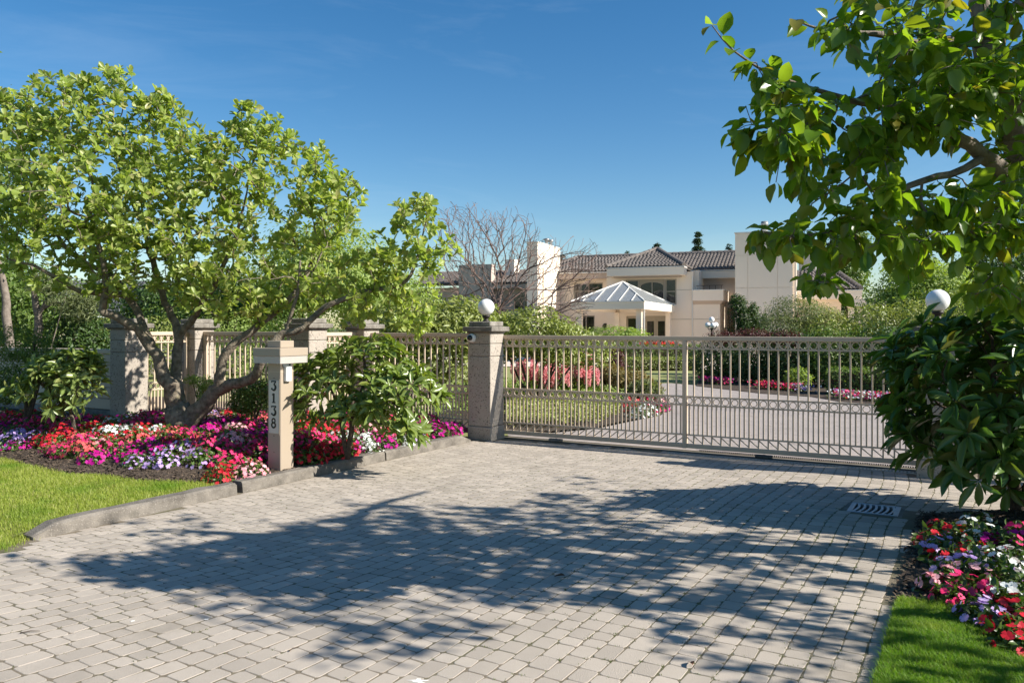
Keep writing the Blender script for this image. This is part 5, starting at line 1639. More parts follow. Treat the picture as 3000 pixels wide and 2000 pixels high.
for (cx, cy, rr, n) in ((1450, 760, 150, 420), (1370, 690, 100, 210), (1350, 800, 90, 160), (1560, 800, 130, 260), (1650, 830, 110, 200), (1500, 690, 90, 140), (1700, 760, 70, 90), (1640, 920, 90, 120), (1320, 640, 50, 50), (1720, 870, 50, 50)):
    for _ in range(n):
        a_ = rg.random() * 6.283; q = math.sqrt(rg.random())
        T.append(at(cx + rr * q * math.cos(a_), cy + rr * q * math.sin(a_), 21 + rg.normal(0, .8)))
tb.tips(T, 0.55, 0.03, 3, 0.02)
obj('trunk', tb.mesh(0.005, 2.9), M['twig'], bt, False, None, True)

# hedges and planting beyond the inner drive -----------------------------------
def hedge(label, c0, c1, depth, h, n, L, mat, seed, name='clipped_hedge', core=True):
    rg = np.random.default_rng(seed)
    c0, c1 = fl(c0), fl(c1); d = c1 - c0; ln = d.length; rz = math.atan2(d.y, d.x)
    t = thing(name, label, 'hedge', c0, 0)
    e = d.normalized(); q = Vector((-e.y, e.x, 0))
    A = np.array([ln * h * 2, ln * depth, depth * h * 2]); A = A / A.sum()
    pos, nr = [], []
    for _ in range(n):
        k = rg.choice(3, p=A); a_, b_ = rg.random(), rg.random()
        j = rg.normal(0, 0.035)
        if k == 0:
            s_ = 0 if rg.random() < .7 else 1
            p = (a_ * ln, s_ * depth + (j), b_ * h); nn = (0, -1 if s_ == 0 else 1, .5)
        elif k == 1: p = (a_ * ln, b_ * depth, h + j); nn = (0, 0, 1)
        else:
            s_ = rg.integers(2); p = (s_ * ln + j, a_ * depth, b_ * h); nn = (1 if s_ else -1, 0, .4)
        pos.append(tuple(c0 + e * p[0] + q * p[1] + Vector((0, 0, p[2])))); v = e * nn[0] + q * nn[1] + Vector((0, 0, nn[2])); nr.append(tuple(v))
    pos = np.array(pos); nr = np.array(nr) + rg.normal(0, .5, pos.shape)
    ax = norm(np.cross(norm(nr), rg.normal(0, 1, pos.shape)))
    leaves(t, 'diamond', pos, ax, nr, rg.uniform(L[0], L[1], n), rg.uniform(L[0], L[1], n) * .55, mat, 0, 'foliage')
    mb = MB(); mb.M = Matrix.Rotation(rz, 4, 'Z'); mb.box(0.06, ln - 0.06, 0.06, depth - 0.06, 0, h - 0.06)
    obj('branch_core', mb, M['bark_dark'], t)
    return t
hedge('low bright box hedge at the far side of the lawn, seen through the gate', gnd(1780, 1082), gnd(2050, 1082), 0.8, 0.42, 3800, (0.05, 0.09), G1, 51)
hedge('taller dark hedge behind the low bright box hedge', at(1770, 958, 36), at(2060, 958, 36), 1.0, 0.86, 5200, (0.06, 0.10), G2, 52)
# red flowers above the tall hedge
t = thing('red_flower_row', 'row of red flowers above the tall hedge before the house', 'flower', fl(at(1930, 1000, 37)))
n = 420; pos = np.stack([rg.uniform(at(1880, 0, 37).x, at(1990, 0, 37).x, n), rg.normal(37.3, .15, n), rg.uniform(0.80, 1.0, n)], 1)
RED = leafmat('red_petal', (0.55, 0.03, 0.025), (0.70, 0.07, 0.05), 0.25, 0.6, 0.2, tcol=(1.2, 0.7, 0.7))
leaves(t, 'diamond', pos, rg.normal(0, 1, (n, 3)), rg.normal(0, .5, (n, 3)) + [0, -.5, 1], 0.09, 0.08, RED, 0, 'blossom')
mb = MB()
for q in range(40):
    x0 = rg.uniform(at(1880, 0, 37).x, at(1990, 0, 37).x); mb.tube([(x0, 37.3, 0), (x0 + .02, 37.3, 0.9)], 0.01, 4)
obj('stem', mb, M['moss'], t, world=True)

# dark mixed border on the right side of the inner drive
for k, (x, y, Y, rr, n, mt, lab) in enumerate((
    (2105, 1060, 25.6, (0.90, 0.85, 0.85), 6500, G3, 'tall dark evergreen shrub right of the centre gate post, leftmost of the border'),
    (2215, 1055, 24.3, (0.90, 0.8, 0.88), 6500, G3, 'dark evergreen shrub in the middle of the border behind the gate'),
    (2330, 1048, 23.4, (0.9, 0.8, 0.9), 6500, G3, 'dark shrub under the weeping maple behind the gate'),
    (2440, 1042, 22.8, (0.85, 0.8, 0.9), 6000, G2, 'green leafy shrub behind the right half of the gate'),
    (2560, 1040, 22.4, (0.9, 0.8, 0.92), 6000, G3, 'dark shrub behind the gate beside the right rhododendron'))):
    p = at(x, y, Y)
    shrub('border_shrub', lab, 'shrub', fl(p), [(p, rr), (fl(p, rr[2] * .5), (rr[0], rr[1], rr[2] * .55)), (p + Vector((.5, .1, .1)), (rr[0] * .6, rr[1] * .6, rr[2] * .7))], n, (0.06, 0.10), mt, stems=4, seed=60 + k, ws=(.45, .65))
for k, (x, y, Y, lab) in enumerate(((2110, 990, 25.2, 'burgundy topped barberry above the gate near the lamp post'), (2200, 983, 24.0, 'burgundy barberry below the upright juniper'), (2290, 990, 23.2, 'burgundy barberry below the weeping maple'))):
    p = at(x, y, Y)
    shrub('barberry_shrub', lab, 'shrub', fl(p), [(p, (0.55, 0.5, 0.24)), (p + Vector((.3, 0, -.05)), (0.4, 0.4, 0.22))], 1500, (0.04, 0.075), G7, stems=8, stem_r=0.014, seed=70 + k, shell=.3)
hedge('loose low hedge along the flower strip behind the right half of the gate', gnd(2425, 1157), gnd(2760, 1168), 0.9, 0.62, 4200, (0.05, 0.09), G2, 55, 'low_hedge')
p = at(2340, 1108, 21.6)
shrub('fern_clump', 'bright green fern clump beside the white flowers behind the gate', 'shrub', fl(p), [(p, (0.35, 0.3, 0.25))], 900, (0.08, 0.15), G4, stems=3, seed=75, ws=(.2, .3))
# sunlit light shrubs above the gate at right
for k, (x, y, Y, rr, lab) in enumerate(((2420, 962, 26.5, (1.05, 0.9, 0.55), 'sunlit mottled shrub above the gate, left of the shaded globe'), (2560, 945, 26.2, (1.15, 0.9, 0.62), 'sunlit mottled shrub just left of the shaded globe lamp'), (2700, 935, 26.0, (1.2, 1.0, 0.7), 'sunlit mottled shrub directly behind the shaded globe lamp'),
                                        (2850, 920, 25.5, (1.35, 1.0, 0.85), 'sunlit mottled shrub right of the shaded globe lamp'), (2990, 910, 25.0, (1.3, 1.0, 0.95), 'sunlit mottled shrub at the right edge behind the fence'))):
    p = at(x, y, Y)
    shrub('mottled_shrub', lab, 'shrub', fl(p), [(p, rr), (p + Vector((.5, .2, -.25)), (rr[0] * .8, rr[1], rr[2] * .8)), (fl(p, p.z * .45), (rr[0] * 1.05, rr[1], p.z * .5))], 9000, (0.06, 0.11), (G6, G1, G6, G1, G6)[k], stems=5, seed=80 + k)
# weeping maple dome, upright juniper
p = at(2335, 945, 27)
shrub('weeping_maple', 'domed weeping maple with fine grey green leaves in front of the tower', 'tree', fl(p),
      [(at(2330, 915, 27), (1.0, 1.0, 0.55)), (at(2280, 960, 26.6), (0.75, 0.8, 0.5)), (at(2380, 935, 27), (0.9, 0.9, 0.55)), (at(2430, 960, 27.2), (0.65, 0.8, 0.55)), (at(2340, 985, 26.4), (0.6, 0.6, 0.4)), (at(2400, 985, 26.5), (0.6, 0.6, 0.4))], 16000, (0.05, 0.11), G5, stems=5, stem_r=0.06, seed=90, ws=(.2, .32), flat=.9, lump=.12)
p = at(2190, 960, 29)
shrub('upright_juniper', 'spiky dark green juniper at the foot of the tower', 'shrub', fl(p),
      [(at(2165, 895, 29), (0.26, 0.3, 0.35)), (at(2180, 930, 29), (0.42, 0.4, 0.45)), (at(2195, 965, 29), (0.55, 0.5, 0.45)), (at(2205, 910, 29), (0.2, 0.25, 0.25)), (at(2150, 880, 29), (0.14, 0.2, 0.2)), (at(2230, 950, 29), (0.35, 0.35, 0.35))], 6000, (0.07, 0.13), G3, stems=5, stem_r=0.05, seed=91, ws=(.25, .4), lump=.3, flat=.8)
# trees behind the right part of the house
for k, (x, y, Y, bl, n, mt, lab) in enumerate((
    (2700, 860, 31, [(0, 0, 0, 1.9, 1.6, 1.0), (-.9, 0, -.5, 1.3, 1.2, .8), (.9, .2, .4, 1.3, 1.2, .8), (-.3, .1, .8, 1.2, 1.1, .6), (.2, 0, -1.0, 1.6, 1.2, .6)], 13000, G4, 'light green feathery tree right of the house behind the shaded globe'),
    (2900, 840, 34, [(0, 0, 0, 2.0, 1.6, 1.3), (.8, 0, 1.1, 1.5, 1.3, 1.0), (-.9, 0, .3, 1.3, 1.2, .9), (0, 0, -1.4, 1.9, 1.4, 1.0)], 11000, G3, 'dark tree at the far right behind the light green tree'),
    (2480, 790, 58, [(0, 0, 0, 1.6, 1.5, 1.6), (.5, 0, 1.8, 1.2, 1.2, 1.4), (-.5, 0, -1.4, 1.8, 1.5, 1.4)], 7000, G2, 'green tree behind the right roof of the house'))):
    p = at(x, y, Y)
    shrub('garden_tree', lab, 'tree', fl(p), [(p + Vector(b_[:3]), b_[3:]) for b_ in bl], n, (0.10, 0.19) if Y < 50 else (.2, .35), mt, stems=6, stem_r=0.12, seed=95 + k, lump=.22)

def conifer(label, px, ytop, Y, hgt, w, n, seed, mat=G9):
    rg = np.random.default_rng(seed)
    top = at(px, ytop, Y); base = fl(top)
    t = thing('conifer_tree', label, 'tree', base)
    pos, ax, nr = [], [], []
    H = top.z
    z0 = max(0.3, H - hgt)
    nbr = int(26 * hgt / 0.9)
    m = max(4, int(n / nbr))
    for i in range(nbr):
        f = rg.random() ** 0.75                  # 0 top
        z = H - f * (H - z0); r = w * (0.06 + 0.94 * f) * rg.uniform(.45, 1.2)
        a_ = rg.random() * 6.28; dr_ = rg.uniform(.05, .5)
        for _ in range(m):
            q = rg.random() ** .7
            pos.append((base.x + math.cos(a_) * r * q + rg.normal(0, .06 * w), base.y + math.sin(a_) * r * q + rg.normal(0, .06 * w), z + 0.25 * r * q - dr_ * r * q * q * 1.6 + rg.normal(0, .05)))
            ax.append((math.cos(a_) + rg.normal(0, .6), math.sin(a_) + rg.normal(0, .6), -.4)); nr.append((rg.normal(0, .5), rg.normal(0, .5), 1))
    L = (0.10 + 0.10 * w)
    leaves(t, 'diamond', pos, ax, nr, rg.uniform(.6, 1.3, len(pos)) * L, .4 * L, mat, 0, 'crown')
    obj('trunk', MB().tube([(0, 0, 0), (0, 0, H - .1)], [0.05 * w + .06, 0.015], 6), M['bark_dark'], t)
conifer('dark conifer rising above the main roof, tallest right of the roof peak', 2045, 672, 78, 5.2, 1.35, 4200, 101)
conifer('small conifer tip just above the peak of the central roof', 1925, 704, 80, 3.2, 1.3, 2500, 102)
conifer('conifer tip between the main roof and the tower', 2137, 716, 76, 3.0, 1.1, 2000, 103)
conifer('small dark treetop above the left end of the main roof', 1838, 736, 80, 2.2, 1.0, 1500, 104)
conifer('dark conifer showing just right of the left chimney', 1648, 742, 70, 3.0, 0.9, 1800, 105)
conifer('tall conifer behind the tower, half hidden by the broad leaves', 2450, 640, 66, 9.0, 2.2, 7000, 106)
conifer('tall conifer at right whose blue green tip shows between the broad leaves', 2700, 640, 64, 9.0, 2.4, 7000, 107)
conifer('tall conifer behind the light green tree at right', 2850, 660, 62, 9.0, 2.2, 6000, 108)
conifer('conifer at the right edge behind the shaded tree', 3010, 650, 60, 9.0, 2.4, 6000, 109)

# trees and shrubs behind the left fence
for k, (x, Y, zt, w, n, mt, lab, L) in enumerate((
    (940, 30, 5.6, 2.9, 19000, G4, 'large soft yellow green tree behind the right side of the magnolia', (.10, .2)),
    (1150, 34, 4.2, 2.0, 9000, G4, 'soft grey green tree between the magnolia and the bare tree', (.12, .2)),
    (700, 33, 4.0, 2.4, 9000, G2, 'mid green tree behind the middle of the magnolia crown', (.14, .24)),
    (470, 36, 4.0, 2.2, 7000, G3, 'dark green tree behind the magnolia trunk, over the far lawn', (.14, .24)),
    (30, 20, 3.4, 1.5, 8000, G2, 'bushy green tree at the far left behind the board wall', (.09, .16)),
    (-120, 22, 4.4, 2.0, 6000, G2, 'green tree cut by the left edge of the picture', (.1, .18)))):
    p = at(x, 900, Y); p.z = zt - w * .55
    rr = np.random.default_rng(120 + k)
    bl = [(p, (w, w * .8, w * .55))]
    for _ in range(6):
        bl.append((p + Vector((rr.normal(0, .5 * w), rr.normal(0, .3 * w), rr.uniform(-.8, .25) * w * .7)), (w * .55, w * .5, w * .38)))
    shrub('garden_tree', lab, 'tree', fl(p), bl, n, L, mt, stems=6, stem_r=.11, seed=130 + k, lump=.22)
for k, (x, y, Y, rr, n, mt, lab) in enumerate((
    (225, 985, 17.5, (0.55, .6, .95), 6500, G3, 'dense dark green shrub behind the board wall, left of the pillar'),
    (300, 965, 24, (0.7, .6, .45), 3000, G1, 'sunny yellow green shrub just left of the dappled pillar'),
    (470, 965, 27, (1.2, .7, .45), 3500, G1, 'sunny shrub behind the short return fence by the magnolia trunk'),
    (680, 960, 27, (1.4, .7, .5), 4000, G4, 'bright shrub above the fence behind the magnolia limbs'),
    (860, 965, 24, (1.3, .8, .55), 5000, G2, 'green shrub above the fence right of the magnolia limbs'),
    (90, 930, 19, (1.1, .7, .8), 6000, G2, 'leafy shrub behind the yew at far left'))):
    p = at(x, y, Y)
    shrub('garden_shrub', lab, 'shrub', fl(p), [(p, rr), (p + Vector((.3, .1, -.3)), (rr[0] * .9, rr[1], rr[2] * .8)), (fl(p, p.z * .4), (rr[0], rr[1], p.z * .45))], n, (.06, .12), mt, stems=4, seed=150 + k)
# grey green pine bough tree and two bare trunks behind the board wall
p = at(190, 870, 17)
shrub('pine_tree', 'grey green pine with a pale forked trunk behind the board wall', 'tree', fl(at(112, 1000, 17)),
      [(p, (0.42, .4, .28)), (at(235, 905, 17), (0.4, .4, .26)), (at(270, 880, 17), (0.3, .3, .2)), (at(140, 830, 17), (0.4, .4, .25))], 3200, (.07, .12), G5, 'bark_grey', stems=1, stem_r=.02, seed=160, ws=(.14, .22))
tk = Tree(5, .2); tk.limb([fl(at(112, 1000, 17)), at(112, 960, 17), at(108, 900, 17), at(100, 850, 17), at(92, 780, 17)], [.10, .085, .075, .05, .03], .2)
tk.limb([at(110, 930, 17), at(125, 900, 17), at(142, 875, 17), at(160, 850, 17)], [.06, .045, .035, .02]); tk.limb([at(125, 905, 17), at(150, 890, 17), at(175, 885, 17)], [.04, .03, .015])
obj('limb', tk.mesh(), M['bark_grey'], bpy.data.objects['pine_tree'], True, None, True)
st_ = thing('slender_tree', 'pale slender tree trunk leaning at the far left edge behind the yew', 'tree', fl(at(20, 1000, 16)))
tk = Tree(6, .2); tk.limb([fl(at(24, 1000, 16)), at(24, 960, 16), at(16, 870, 16), at(4, 800, 16), at(-10, 700, 16), at(-5, 560, 16)], [.10, .085, .075, .065, .05, .02], .15)
tk.tips([at(-10 + rg.normal(0, 60), 560 + rg.normal(0, 80), 16 + rg.normal(0, .5)) for _ in range(40)], .1)
obj('trunk', tk.mesh(.006), M['bark_grey'], st_, True, None, True)
m_ = 2600; pos = np.array([tuple(at(-20 + rg.normal(0, 70), 560 + rg.normal(0, 95), 16 + rg.normal(0, .6))) for _ in range(m_)])
leaves(st_, 'diamond', pos, rg.normal(0, 1, (m_, 3)), rg.normal(0, .6, (m_, 3)) + [0, 0, 1], rg.uniform(.08, .14, m_), .06, G2, 0, 'crown')

# ------------------------------------------------------------------ impatiens
def flower_tmpl(n_pet=5, cup=0.12, fine=False):
    V = [(0, 0, 0)]; Fs = []
    for k in range(n_pet):
        a0 = 2 * math.pi * k / n_pet
        prof = [(-0.50, 0.62), (-0.36, 0.95), (0.0, 0.90), (0.36, 0.95), (0.50, 0.62)] if fine else [(-0.5, 0.6), (-0.22, 1.0), (0.22, 1.0), (0.5, 0.6)]
        i0 = len(V)
        for (da, r) in prof:
            a = a0 + da * 2 * math.pi / n_pet * 0.98
            V.append((r * math.cos(a) * .5, r * math.sin(a) * .5, cup * r * .5 * (1 - 0.6 * abs(da))))
        m = len(prof)
        for j in range(m - 1):
            Fs.append((0, i0 + j, i0 + j + 1))
    return np.array(V), Fs
TM['flower'] = flower_tmpl(); TM['bloom'] = flower_tmpl(fine=True)
def petal(name, c, c2):
    return leafmat(name, c, c2, 0.22, 0.55, 0.25, tcol=(1.15, 1.0, 1.0))
PET = {'red': petal('red_impatiens', (0.58, 0.012, 0.028), (0.66, 0.03, 0.05)), 'magenta': petal('magenta_impatiens', (0.56, 0.006, 0.22), (0.42, 0.008, 0.27)), 'hot pink': petal('hot_pink_impatiens', (0.74, 0.02, 0.14), (0.74, 0.07, 0.22)),
       'pale pink': petal('pale_pink_impatiens', (0.80, 0.33, 0.36), (0.80, 0.46, 0.50)), 'coral': petal('coral_impatiens', (0.74, 0.10, 0.10), (0.78, 0.18, 0.18)), 'lavender': petal('lavender_impatiens', (0.50, 0.33, 0.70), (0.62, 0.45, 0.74)),
       'white': petal('white_impatiens', (0.78, 0.80, 0.76), (0.70, 0.74, 0.74))}
LI = leafmat('impatiens_leaf', (0.06, 0.12, 0.02), (0.11, 0.17, 0.035), 0.25, 0.4, 0.4)

def plant_mesh(seed, r, h, nl, nb, L, Lb, kind):
    rg = np.random.default_rng(seed)
    def dome(n, s0, s1):
        d = norm(rg.normal(0, 1, (n, 3))); d[:, 2] = np.abs(d[:, 2])
        q = rg.uniform(s0, s1, (n, 1))
        return d * np.array([r, r, h]) * q * (1 + 0.12 * np.sin(5 * np.arctan2(d[:, 1:2], d[:, 0:1]) + seed)), d
    p, d = dome(nl, .55, 1.0); nr = d + rg.normal(0, .5, d.shape) + [0, 0, .3]
    ax = norm(np.cross(nr, rg.normal(0, 1, nr.shape)) + d * .6)
    a = (p, ax, nr, rg.uniform(*L, nl))
    p2, d2 = dome(nb, .98, 1.14); n2 = d2 + rg.normal(0, .3, d2.shape) + np.array([0.1, -0.25, .15])
    ax2 = norm(np.cross(n2, rg.normal(0, 1, n2.shape)))
    return a, (p2, ax2, n2, rg.uniform(*Lb, nb))
def to_mesh(name, kind, pos, ax, nr, L, W):
    x, y, z = frames(ax, nr); V, Fs = TM[kind]; n = len(pos)
    off = 0.5 if kind in ('flower', 'bloom') else 0
    VV = pos[:, None] + x[:, None] * (V[None, :, 0:1] * W[:, None, None]) + y[:, None] * (V[None, :, 1:2] * L[:, None, None]) + z[:, None] * (V[None, :, 2:3] * L[:, None, None])
    idx = (np.array(Fs)[None] + (np.arange(n) * len(V))[:, None, None]).reshape(-1, 3)
    return npmesh(name, VV.reshape(-1, 3), 3, idx, False)
VAR = []
for k in range(5):
    a_, b_ = plant_mesh(200 + k, 0.18, 0.14, 190, 74, (0.035, 0.062), (0.032, 0.054), 'flower')
    VAR.append((to_mesh('foliage', 'diamond', *a_[:4], a_[3] * .55), to_mesh('blossom', 'flower', *b_[:4], b_[3])))
    VAR[-1][0].materials.append(LI)
    VAR[-1][1].materials.append(None)

rgf = np.random.default_rng(77)
cols = list(PET); cwt = np.array([.26, .19, .20, .13, .07, .06, .09])
spots = []
tries = 0
trunk_c = (545, 10.9)
while tries < 26000 and len(spots) < 360:
    tries += 1
    u, v = rgf.uniform(-13.4, -6.72), rgf.uniform(5.2, 10.15)
    f = bed_front(u)
    # bare band of bark at the front edge, wider beside the post
    if v < f + 0.42: continue
    if u > -7.5 and v < 6.15 and not (-7.05 < u < -6.75 and v > 5.75): continue
    if v > 7.05 and u < -10.9: continue
    if v > 8.65 and u < -9.2: continue
    if u > -6.78 and v > 9.6: continue
    if (u + 6.80) ** 2 + (v - 6.54) ** 2 < 0.24 ** 2: continue
    P = UV(u, v); px = 1500 + F * P.x / P.y
    if px < -420: continue
    c = at(545, 1262, 10.9)
    if (P.x - c.x) ** 2 + (P.y - c.y) ** 2 < 0.36 ** 2: continue
    if any((u - s_[0]) ** 2 + (v - s_[1]) ** 2 < (0.235 if v > 5.9 else 0.27) ** 2 for s_ in spots): continue
    spots.append((u, v))
# a few singles on the bare soil near the kerb and the post
spots += [(-6.86, 5.72), (-6.80, 6.02), (-7.02, 5.95), (-6.98, 6.22)]
def zone_of(u, v):
    if u > -7.0 and v > 6.75: return 'along the kerb right of the number post'
    if u > -7.3 and v < 6.75: return 'on the bare soil at the foot of the number post'
    if v > 8.0: return 'under the tall rhododendron before the fence'
    if u > -9.0: return 'between the number post and the magnolia trunk' if v > 6.3 else 'in the front row left of the number post'
    if u > -10.6: return 'in the front row below the magnolia trunk' if v < 6.3 else 'around the foot of the magnolia trunk'
    return 'at the far left front of the bed' if v < 6.2 else 'at the far left back, under the pale rhododendron'
drift = [(rgf.uniform(-13.4, -6.6), rgf.uniform(5.2, 10.2), cols[rgf.choice(len(cols), p=cwt / cwt.sum())]) for _ in range(150)]
def smooth_col(u, v, rg_):
    if rg_.random() < .88: return min(drift, key=lambda d_: (d_[0] - u) ** 2 + (d_[1] - v) ** 2)[2]
    # drifts: neighbours tend to share a colour
    h = math.sin(u * 2.3 + 1.7 * math.sin(v * 1.9)) + math.sin(v * 3.1 + u * 1.3)
    return cols[rg_.choice(len(cols), p=cwt / cwt.sum())] if rg_.random() < .75 else cols[int((h + 2) / 4 * 6.99)]
for k, (u, v) in enumerate(spots):
    cname = smooth_col(u, v, rgf)
    if k >= len(spots) - 4: cname = ('red', 'pale pink', 'red', 'coral')[k - len(spots) + 4]
    fo, bl = VAR[rgf.integers(5)]
    z = z_left(u, v) - 0.015
    zone = zone_of(u, v); g = '%s impatiens %s' % (cname, zone)
    t = thing('impatiens_plant', '%s impatiens plant %s' % (cname, zone), 'flower', UV(u, v, z), rgf.random() * 6.28, g)
    s_ = rgf.uniform(.88, 1.2); t.scale = (s_, s_, s_ * rgf.uniform(.85, 1.15))
    link('foliage', fo, None, t)
    o = link('blossom', bl, None, t)
    o.material_slots[0].link = 'OBJECT'; o.material_slots[0].material = PET[cname]

# right bed: each bloom is its own part
bloom_me = {}
for cname in cols:
    me = bpy.data.meshes.new('blossom'); V, Fs = TM['bloom']; me.from_pydata([tuple(p) for p in V], [], Fs); me.materials.append(PET[cname]); me.update(); bloom_me[cname] = me
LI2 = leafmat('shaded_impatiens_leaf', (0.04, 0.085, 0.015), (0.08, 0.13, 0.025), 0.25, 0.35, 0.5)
fol2 = []
for k in range(4):
    a_, b_ = plant_mesh(230 + k, 0.115, 0.12, 70, 10, (0.04, 0.075), (.04, .05), 'bloom')
    me = to_mesh('foliage', 'mid', *a_[:4], a_[3] * .5); me.materials.append(LI2); fol2.append(me)
rb_by = {'red': [(2745, 1500), (2800, 1515), (2725, 1530), (2765, 1580), (2810, 1585), (2850, 1572), (2940, 1722), (2980, 1715), (2930, 1762), (2975, 1757), (3008, 1742), (2965, 1797), (3002, 1792)],
         'white': [(2840, 1500), (2870, 1492), (2850, 1545), (2888, 1530), (2910, 1600), (2960, 1603), (2935, 1622), (2930, 1680), (2970, 1665), (2995, 1690), (2952, 1700)],
         'lavender': [(2745, 1550), (2790, 1540), (2780, 1612), (2832, 1605), (2872, 1600), (2930, 1642), (2880, 1712), (2908, 1738), (2852, 1727)], 'magenta': [(2930, 1552), (2890, 1560), (2975, 1545)],
         'hot pink': [(2990, 1535), (2962, 1570), (2800, 1652), (2842, 1662), (2886, 1672), (2780, 1675)], 'pale pink': [(2740, 1645), (2775, 1635), (2830, 1628), (2872, 1640)]}
rb = [(x, y, c_) for c_, l_ in rb_by.items() for x, y in l_]
for k, (x, y, cname) in enumerate(rb):
    # y is the middle of the clump: its foot stands a little nearer the camera
    P = gnd(x, y + 6, 0.20)
    u, v = toUV(P)
    zone = 'in the right bed, at the back by the dark rhododendron' if y < 1565 else ('in the middle of the right bed' if y < 1690 else 'in the right bed, at the front near the grass')
    t = thing('impatiens_plant', '%s impatiens plant %s' % (cname, zone), 'flower', (P.x, P.y, z_right(u, v) - .01), 0, '%s impatiens %s' % (cname, zone))
    t.rotation_euler.z = rgf.random() * 6.28
    link('foliage', fol2[k % 4], None, t)
    for q in range(13):
        d = norm(rgf.normal(0, 1, 3)); d[2] = abs(d[2]) * .9 + .1; d = norm(d)
        p = d * np.array([.115, .115, .14])
        nn = norm(d + rgf.normal(0, .3, 3) + [0, 0, .25]); xx = norm(np.cross(nn, rgf.normal(0, 1, 3))); yy = np.cross(nn, xx); s_ = rgf.uniform(.048, .066)
        o = bpy.data.objects.new('blossom', bloom_me[cname]); C.objects.link(o); o.parent = t
        m = Matrix.Identity(4)
        for r in range(3):
            m[r][0], m[r][1], m[r][2], m[r][3] = xx[r] * s_, yy[r] * s_, nn[r] * s_, p[r]
        o.matrix_basis = m

# flower strips along the inner drive
def strip(label, cname, pts, n, h=0.22, Lf=0.06, colsn=None):
    A, B = gnd(*pts[0]), gnd(*pts[1])
    t = thing('flower_strip', label, 'flowers', A)
    pos = np.array([tuple(A.lerp(B, rgf.random()) + Vector((rgf.normal(0, .12), rgf.normal(0, .22), rgf.uniform(.3, 1) * h))) for _ in range(n)])
    nr = rgf.normal(0, .5, pos.shape) + [0, -.4, 1]
    for j, cn in enumerate(colsn):
        s_ = slice(j, None, len(colsn))
        leaves(t, 'flower', pos[s_] , rgf.normal(0, 1, pos[s_].shape), nr[s_], Lf, Lf, PET[cn], 0, 'blossom')
    p2 = pos + rgf.normal(0, .06, pos.shape) - [0, 0, .06]
    leaves(t, 'diamond', p2, rgf.normal(0, 1, pos.shape), nr, .07, .04, LI, 0, 'foliage')
strip('strip of hot pink flowers beside the dark border right of the centre gate post', 'hot pink', ((2065, 1122), (2135, 1128)), 420, colsn=('hot pink', 'magenta'))
strip('strip of hot pink and red flowers along the inner drive behind the gate', 'hot pink', ((2222, 1138), (2335, 1146)), 520, colsn=('hot pink', 'hot pink', 'red'))
strip('small patch of white and lavender flowers beside the fern clump', 'white', ((2325, 1144), (2362, 1150)), 130, colsn=('white', 'lavender'))
strip('strip of red and lavender flowers before the low hedge behind the gate', 'red', ((2455, 1168), (2720, 1186)), 800, colsn=('red', 'lavender', 'hot pink', 'white'))
for k, (x, y, cn) in enumerate(((1845, 1184, 'coral'), (1872, 1176, 'hot pink'), (1900, 1178, 'hot pink'), (1925, 1182, 'pale pink'), (1862, 1200, 'coral'), (1888, 1204, 'white'), (1912, 1200, 'hot pink'), (1875, 1215, 'white'), (1932, 1196, 'magenta'))):
    P = gnd(x, y + 8)
    fo, bl = VAR[k % 5]
    t = thing('impatiens_plant', '%s impatiens plant in the small patch behind the gate beside the inner drive' % cn, 'flower', P, k * 1.3, '%s impatiens in the patch behind the gate' % cn)
    t.scale = (1.25, 1.25, 1.3)
    link('foliage', fo, None, t); o = link('blossom', bl, None, t)
    o.material_slots[0].link = 'OBJECT'; o.material_slots[0].material = PET[cn]

# ------------------------------------------------------------------ inner drive beyond the gate
sheet('inner_drive', [UV(-6.3, 10.8), gnd(1484, 1266), gnd(1620, 1268), gnd(1748, 1256), gnd(1850, 1234), gnd(1935, 1217), gnd(1966, 1190), gnd(1950, 1162), gnd(1920, 1138), gnd(1895, 1126), gnd(1960, 1122), gnd(2060, 1130), gnd(2230, 1152), gnd(2380, 1162),
                      gnd(2460, 1176), gnd(2720, 1192), gnd(3200, 1230), UV(2.0, 10.8)], 0.003, M['asph'])
sheet('border_bed', [gnd(2040, 1131), gnd(2230, 1153), gnd(2380, 1163), gnd(2460, 1177), gnd(2720, 1193), gnd(3200, 1231), gnd(3200, 1120), gnd(2500, 1060), gnd(2060, 1085)], 0.016, M['soil'])

# unseen paved court behind the hedges, added to bounce warm light onto the house
hm = Matrix.Translation((6.27, 38.0, 0.0)) @ Matrix.Rotation(R(-21), 4, 'Z')
sheet('bounce_forecourt', [hm @ Vector(p) for p in ((-13, -5.0, 0), (14, -5.0, 0), (14, 9.4, 0), (-13, 9.4, 0))], -0.02, M['bounce_paving'])

